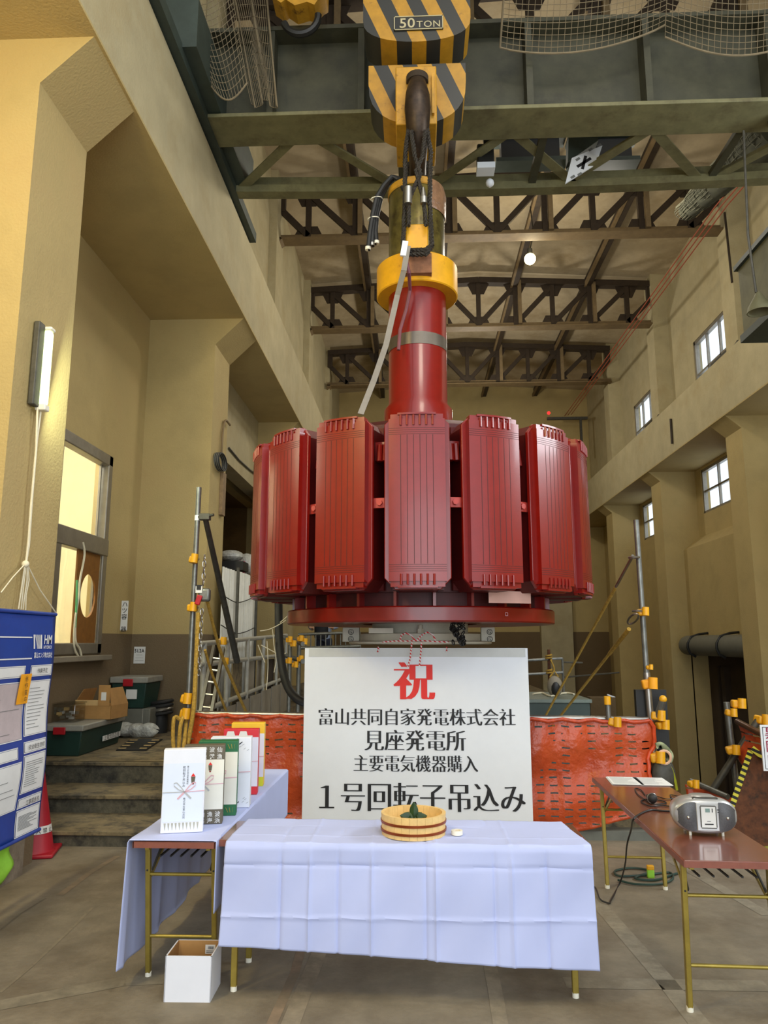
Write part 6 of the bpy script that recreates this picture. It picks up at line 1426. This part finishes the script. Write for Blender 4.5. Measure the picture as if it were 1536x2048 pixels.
mb.add(vs, f); tag(mb.build('window_board', M['wood_brown']), 'brown board with a large round hole filling part of the lower window', 'board')
W2 = lambda x, y: at(x, y, X=XW_L + 0.03)
tag(MB().tube(smooth([W2(166, 1085), W2(169, 1110), W2(160, 1160), W2(158, 1190), W2(152, 1230), W2(151, 1280), W2(160, 1300), W2(164, 1322)]), 0.012, 6).tube(smooth([W2(158, 1190), W2(150, 1240), W2(148, 1290), W2(156, 1312), W2(166, 1322)]), 0.011, 6).build('white_string', M['rope_white']), 'long white strings dangling in front of the board with the round hole', 'string')
tag(MB().tube(smooth([W2(154, 1160), W2(153, 1210), W2(150, 1255)]), 0.013, 6).build('green_string', mat('green_string', (110, 196, 130), 0.7)), 'short pale green string beside the white strings in the window', 'string')
hall(False)

# ------------------------------------------------------------------ fluorescent lamp, its cords, banner, cone
XF = -2.97
la = at(95, 655, X=XF + 0.07); lb_ = at(82, 815, X=XF + 0.07)
t = thing('fluorescent_lamp', 'lit fluorescent lamp hung upright on the pale column', 'lamp', (XF, la.y, lb_.z))
ly = (la.y + lb_.y) / 2 + 0.02
MB().b2(XF + 0.005, XF + 0.055, ly - 0.11, ly - 0.02, lb_.z, la.z + 0.02).build('housing', M['dark_pipe'], t, bevel=0.01)
MB().b2(XF + 0.03, XF + 0.10, ly - 0.02, ly + 0.045, lb_.z + 0.03, la.z - 0.02).build('diffuser', M['tube_light'], t, bevel=0.02)
MB().b2(XF + 0.02, XF + 0.105, ly - 0.025, ly + 0.05, lb_.z - 0.02, lb_.z + 0.03).build('end_cap', M['plastic_white'], t, bevel=0.01)
MB().b2(XF + 0.02, XF + 0.105, ly - 0.025, ly + 0.05, la.z - 0.02, la.z + 0.01).build('end_cap', M['plastic_white'], t, bevel=0.01)
area('fluorescent_glow', (XF + 0.2, ly + 0.1, (la.z + lb_.z) / 2), (XF + 2, ly + 2.5, 3.2), 0.1, 0.8, 22, (0.86, 1.0, 0.74))
V = lambda x, y: at(x, y, X=XF + 0.05)
for k, pts in enumerate(([(75, 815), (72, 900), (62, 1010), (57, 1080), (52, 1126)], [(82, 818), (74, 880), (64, 1000), (58, 1090), (52, 1126)])):
    cable('lamp_cord', ['pale pull cord hanging down from the fluorescent lamp to the knot', 'second pale pull cord twisted beside the first below the lamp'][k], [V(*p_) for p_ in pts], 0.008, M['rope_white'], 'cord')
t = thing('hanging_strings', 'bunch of pale strings knotted on the column and holding up the blue banner', 'string', V(50, 1128))
MB().ball(V(51, 1128), 0.028, 10).build('knot', M['rope_white'], t)
for pts in ([(50, 1128), (44, 1170), (37, 1218)], [(52, 1130), (46, 1180), (42, 1219)], [(54, 1130), (54, 1160), (48, 1200), (46, 1219)], [(55, 1130), (58, 1160), (52, 1190), (51, 1220)], [(50, 1128), (25, 1155), (2, 1185)], [(54, 1128), (80, 1180), (112, 1226)]):
    MB().tube([V(*p_) for p_ in pts], 0.005, 5).build('string', M['rope_white'], t)
# banner: vinyl sheet on a rod
BX = -2.55
b1 = at(112, 1229, X=BX); YB1 = b1.y; ZB1 = b1.z; ZB0 = at(76, 1660, X=BX).z; YB0 = 3.4
bn_ = thing('notice_banner', 'blue vinyl notice banner with white papers hung on the column by strings', 'banner', (BX, (YB0 + YB1) / 2, ZB0))
def BP(y, z, off=0.0): return (BX + 0.010 * sin(z * 9) * (1 - 0.4 * sin(y * 5)) + off, y, z)
mb = MB(); mb.grid(lambda u, v: BP(YB0 + (YB1 - YB0) * u, ZB0 + (ZB1 - ZB0) * v), 40, 40); mb.build('vinyl', M['navy'], bn_, solid=0.003)
MB().cyl((BX, YB0, ZB1), (BX, YB1, ZB1), 0.012, n=10).build('top_rod', M['navy'], bn_); MB().cyl((BX, YB0, ZB0), (BX, YB1, ZB0), 0.012, n=10).build('bottom_rod', M['navy'], bn_)
HB = ZB1 - ZB0
def yz(px, py): p_ = at(px, py, X=BX); return p_.y, p_.z
def sheet(nm, y0, y1, z0, z1, m, off=0.006, parent=None):
    mb = MB(); mb.grid(lambda u, v: BP(y0 + (y1 - y0) * u, z0 + (z1 - z0) * v, off), 8, 12); return mb.build(nm, m, parent or bn_)
def blines(parent, y0, y1, z0, z1, n, m, off=0.0085, seed=1, full=False):
    random.seed(seed); mb = MB()
    for k in range(n):
        z = z1 - (k + 0.5) * (z1 - z0) / n; e = y1 if full else y0 + (y1 - y0) * random.uniform(0.45, 1.0)
        p0, p1 = Vector(BP(y0, z, off)), Vector(BP(e, z, off)); mb.bar(p0, p1, 0.001, 0.003)
    mb.build('print', m, parent)
# frames as white outline rules
def rule(y0, y1, z0, z1, w_=0.006):
    mb = MB()
    for a, b, c_, d_ in ((y0, y1, z1 - w_, z1), (y0, y1, z0, z0 + w_), (y0, y0 + w_, z0, z1), (y1 - w_, y1, z0, z1)):
        mb.grid(lambda u, v: BP(a + (b - a) * u, c_ + (d_ - c_) * v, 0.005), 6, 6)
    mb.build('white_rule', M['paper'], bn_)
yR = YB1 - 0.035; yM = yz(63.5, 1256)[0]; yM0 = yM - 0.02
zt = lambda f: ZB1 - HB * f
mb = MB()
for f in (0.11, 0.205): mb.grid(lambda u, v: BP(YB0 + (yM - YB0) * u, zt(f) - 0.008 * v, 0.005), 20, 2)
mb.build('white_rule', M['paper'], bn_)
# mark and company name
lg = MB(); ls, lz0, lz1 = yM + 0.015, zt(0.165), zt(0.10); lw = 0.115
n = 6
lg.grid(lambda u, v: BP(ls + lw * 0.16 * u, lz0 + (lz1 - lz0) * v, 0.006), 1, 6); lg.grid(lambda u, v: BP(ls + lw * (0.86 + 0.14 * u), lz0 + (lz1 - lz0) * v, 0.006), 1, 6)
for k in range(5):
    u0 = 0.18 + 0.03 * k; 
    lg.grid(lambda u, v: BP(ls + lw * (0.20 + 0.62 * v * (0.35 + 0.16 * k) + 0.13 * k * (1 - v) + 0.06 * u), lz1 + (lz0 - lz1) * v, 0.006), 1, 6)
lg.build('emblem', M['paper'], bn_)
tx = MB(); tx.text('HM', 0.085, (BX + 0.018, ls + lw + 0.072, lz0 + (lz1 - lz0) * 0.36), (0, 1, 0), (0, 0, 1), fitw=0.115, off=0.02); tx.text('HYDRO', 0.03, (BX + 0.018, ls + lw + 0.072, lz0), (0, 1, 0), (0, 0, 1), fitw=0.115, off=0.02)
tx.text('富山エンジ株式会社', 0.042, (BX + 0.018, ls + 0.135, zt(0.205)), (0, 1, 0), (0, 0, 1), fitw=0.25, off=0.01); tx.build('lettering', M['paper'], bn_)
def panel_col(y0, y1, rows, seed):
    for k, (fa, fb, head, m, txt) in enumerate(rows):
        rule(y0 - 0.012, y1 + 0.012, zt(fb) - 0.008, zt(fa) + 0.008)
        s = sheet('notice_sheet', y0, y1, zt(fb), zt(fa), m)
        if head:
            tx = MB(); tx.text(txt, 0.035, (BX + 0.022, (y0 + y1) / 2, (zt(fa) + zt(fb)) / 2 - 0.014), (0, 1, 0), (0, 0, 1)); tx.build('lettering', M['ink'], s)
        else: blines(s, y0 + 0.02, y1 - 0.015, zt(fb) + 0.03, zt(fa) - 0.03, 12, M['ink_grey'], seed=seed + k)
panel_col(yM + 0.015, yR, [(0.245, 0.285, True, M['paper'], '作業予定'), (0.315, 0.55, False, M['paper'], ''), (0.585, 0.625, True, M['paper'], '安全衛生目標'), (0.645, 0.80, False, M['paper'], ''), (0.83, 0.862, True, M['paper'], '工事関係者'), (0.88, 0.985, False, M['paper'], '')], 20)
panel_col(YB0 + 0.1, yM0 - 0.06, [(0.245, 0.285, True, M['paper'], '工程表'), (0.60, 0.64, True, M['paper'], '資格一覧表')], 40)
panel_col(YB0 + 0.1, yM0 - 0.01, [(0.315, 0.56, False, M['paper_mauve'], ''), (0.665, 0.86, False, M['paper'], '')], 50)
oy0, oy1 = yz(32, 1390)[0], yz(54, 1390)[0]; oz1, oz0 = yz(45, 1348)[1], yz(42, 1408)[1]
s = sheet('orange_card', oy0, oy1, oz0, oz1, M['orange_tag'], off=0.016)
tx = MB(); tx.text('㊡作業中', (oz1 - oz0) / 4.6, (BX + 0.028, (oy0 + oy1) / 2, oz1 - 0.01), (0, 1, 0), (0, 0, 1), vertical=True); tx.build('lettering', M['ink'], s)
# cone
cn = Vector((-3.08, 6.2, 0))
t = thing('traffic_cone', 'red traffic cone with a white lettered band at the foot of the steps', 'cone', cn)
MB().lathe([(0.165, 0.03), (0.15, 0.05), (0.038, 0.66), (0.03, 0.68), (0.0, 0.68)], cn, 32).build('cone', M['cone_red'], t)
mb = MB(); mb.box(cn + Vector((0, 0, 0.016)), (0.37, 0.37, 0.03), Matrix.Rotation(0.25, 3, 'Z')); mb.build('base', M['cone_red'], t, bevel=0.01)
def cr_(z): return 0.15 + (0.038 - 0.15) * (z - 0.05) / 0.61 + 0.003
MB().lathe([(cr_(0.17), 0.17), (cr_(0.225), 0.225)], cn, 32).build('band', M['paper'], t)
tx = MB()
for k, ch in enumerate('立入禁止'):
    q = radians(-75 + 24 * k); d = Vector((cos(q), sin(q), 0)); tx.text(ch, 0.042, cn + d * (cr_(0.18) + 0.003) + Vector((0, 0, 0.178)), (-sin(q), cos(q), 0), Vector((0, 0, 1)) - d * 0.18)
tx.build('lettering', M['ink'], t)
lm = at(10, 1722, X=-2.6); tag(MB().grid(lambda u, v: (-2.62 + 0.02 * sin(v * 9), lm.y - 0.25 + 0.36 * u, 0.20 + 0.27 * v + 0.03 * sin(u * 7) * (1 - v)), 14, 12).build('lime_cloth', M['lime'], solid=0.004), 'bit of lime green plastic sheet showing under the blue banner', 'sheet')

# ------------------------------------------------------------------ stair opening by the window side
gp = Vector((2.83, 7.0, 0))
t = thing('stair_guard', 'pipe guard with yellow clamps round the stair opening beyond the radio', 'guard rail', gp)
MB().cyl((2.85, 7.0, 0.0), (2.80, 7.0, 1.14), 0.026, n=16).build('post', M['galv'], t)
ra, rb_ = at(1474, 1443, Y=6.98), at(1560, 1487, Y=6.3)
MB().cyl(ra, rb_, 0.026, n=14).build('top_pipe', mat('brownish_pipe', (96, 66, 46), 0.35, metal=0.5, var=0.15), t)
MB().cyl(at(1518, 1438, Y=6.9), at(1404, 1612, Y=7.05), 0.03, n=14).build('diagonal_brace', M['dark_pipe'], t)
MB().cyl(at(1382, 1562, Y=7.15), at(1456, 1594, Y=6.75), 0.024, n=14).build('low_pipe', M['galv'], t)
for (x, y, s) in ((1473, 1408, 1.15), (1459, 1426, 0.95), (1521, 1440, 1.2), (1462, 1500, 1.1), (1384, 1568, 0.9)): clamp(t, at(x, y, Y=6.9), s=s)
mb = MB()
def nf(u, v): p_ = ra.lerp(rb_, u * 0.9 + 0.02); return (p_.x + 0.03 * sin(v * 8), p_.y + 0.02 * sin(v * 11 + u * 5), p_.z - 0.02 - (0.42 + 0.1 * sin(u * 4)) * v)
mb.grid(nf, 20, 20); o = mb.build('safety_mesh', M['orange_net'], solid=0.003); tag(o, 'orange mesh hanging from the stair guard pipe behind the warning sign', 'barrier')
mb = MB(); mb.grid(lambda u, v: (2.42 + 0.45 * u, 7.1 - 0.3 * u + 0.02 * sin(v * 7 + u * 9), 0.05 + (0.36 - 0.1 * u) * v), 20, 14); o = mb.build('safety_mesh', M['orange_net'], solid=0.003); tag(o, 'low strip of orange mesh near the floor behind the bare table', 'barrier')
sp = at(1520, 1450, Y=6.12)
t = thing('warning_sign', 'white framed sign with red characters hanging at the stair opening', 'sign', (sp.x, 6.12, sp.z - 0.34))
MB().b2(sp.x, sp.x + 0.20, 6.12, 6.132, sp.z - 0.345, sp.z).build('board', M['white'], t)
fr2 = MB(); e = 0.014
for a in ((e, 0.20 - e, 0.345 - e - 0.004, 0.345 - e), (e, 0.20 - e, e, e + 0.004), (e, e + 0.004, e, 0.345 - e), (0.196 - e, 0.20 - e, e, 0.345 - e)): fr2.b2(sp.x + a[0], sp.x + a[1], 6.118, 6.12, sp.z - 0.345 + a[2], sp.z - 0.345 + a[3])
fr2.build('frame_line', M['ink'], t)
tx = MB(); tx.text('昇降口', 0.095, (sp.x + 0.075, 6.117, sp.z - 0.012), (1, 0, 0), (0, 0, 1), vertical=True, serif=0.012); tx.build('lettering', mat('dark_red_ink', (150, 20, 60), 0.6), t)
p0, p1, p2, p3 = at(1500, 1502, Y=6.45), at(1436, 1692, Y=6.45), at(1600, 1692, Y=6.45), at(1560, 1500, Y=6.45)
t = thing('rusty_plate', 'dark rusty plate edged with yellow and black tape behind the radio', 'plate', (p1.x, 6.45, p1.z))
mb = MB(); mb.add([p1, p2, p3, p0] + [p_ + Vector((0, 0.03, 0)) for p_ in (p1, p2, p3, p0)], [(0, 1, 2, 3), (7, 6, 5, 4), (0, 4, 5, 1), (1, 5, 6, 2), (2, 6, 7, 3), (3, 7, 4, 0)]); mb.build('plate', M['rust'], t)
mb = MB(); mb.bar(p1 + Vector((0, -0.008, 0)), p0 + Vector((0, -0.008, 0)), 0.004, 0.045, up=(1, 0, 0)); mb.build('edge_tape', M['tape_yellow'], t)
mb = MB(); mb.bar(at(1504, 1496, Y=6.43), at(1530, 1518, Y=6.43), 0.004, 0.045, up=(0, 0, 1)); mb.build('edge_tape', M['tape_yellow'], t)
# harness hung on the tall post
hp2 = at(1330, 1500, Y=6.76)
t = thing('safety_harness', 'safety harness with yellow-green straps and a pouch hung on the tall post', 'harness', hp2)
H_ = lambda x, y: at(x, y, Y=6.75)
def strap(pts, wd, m, nm):
    P_ = smooth([H_(*p_) for p_ in pts], 16); mb = MB()
    for a, b in zip(P_, P_[1:]): mb.bar(a, b + (b - a) * 0.6, 0.006, wd, up=(0.6, 0, 0.8))
    mb.build(nm, m, t)
strap([(1312, 1492), (1322, 1490), (1334, 1500), (1341, 1512), (1336, 1528)], 0.05, mat('reflective_strap', (186, 196, 150), 0.4), 'reflective_strap')
strap([(1336, 1528), (1344, 1540), (1350, 1560), (1354, 1580)], 0.02, M['gift_lime'], 'leg_strap')
MB().tube([H_(1327, 1514) + Vector((0.055 * cos(q), -0.02, 0.055 * sin(q))) for q in [2 * pi * k / 16 for k in range(16)]], 0.012, 6, closed=True).build('ring', mat('pale_pink_ring', (220, 180, 150), 0.5), t)
mb = MB(); mb.ball(H_(1330, 1552) + Vector((0, 0.03, 0)), 0.12, 14, sc=(0.85, 0.45, 1.3)); mb.build('pouch', M['dark_pipe'], t)
MB().ball(at(1322, 1418, Y=7.3), 0.01, 6)
# black panel put where the pit only shows dark shade behind the post
c = at(1300, 1430, Y=6.9); tag(MB().b2(c.x - 0.12, c.x + 0.15, 6.88, 6.94, 0.07, c.z + 0.22).build('pit_shade_panel', M['black']), 'black panel put in for the dark shade of the pit behind the tall post', 'sheet')
lf = at(1500, 1695, Z=0.05); t = thing('lime_rag', 'crumpled yellow-green cloth on the floor behind the radio table', 'rag', (lf.x, lf.y, 0))
mb = MB(); mb.grid(lambda u, v: (lf.x - 0.12 + 0.5 * u, lf.y + 0.3 * v, 0.01 + 0.07 * abs(sin(u * 9) * sin(v * 6)) + 0.03 * sin(u * 21) ** 2), 24, 14); mb.build('cloth', mat('yellow_green_rag', (140, 136, 40), 0.8, var=0.2), t)
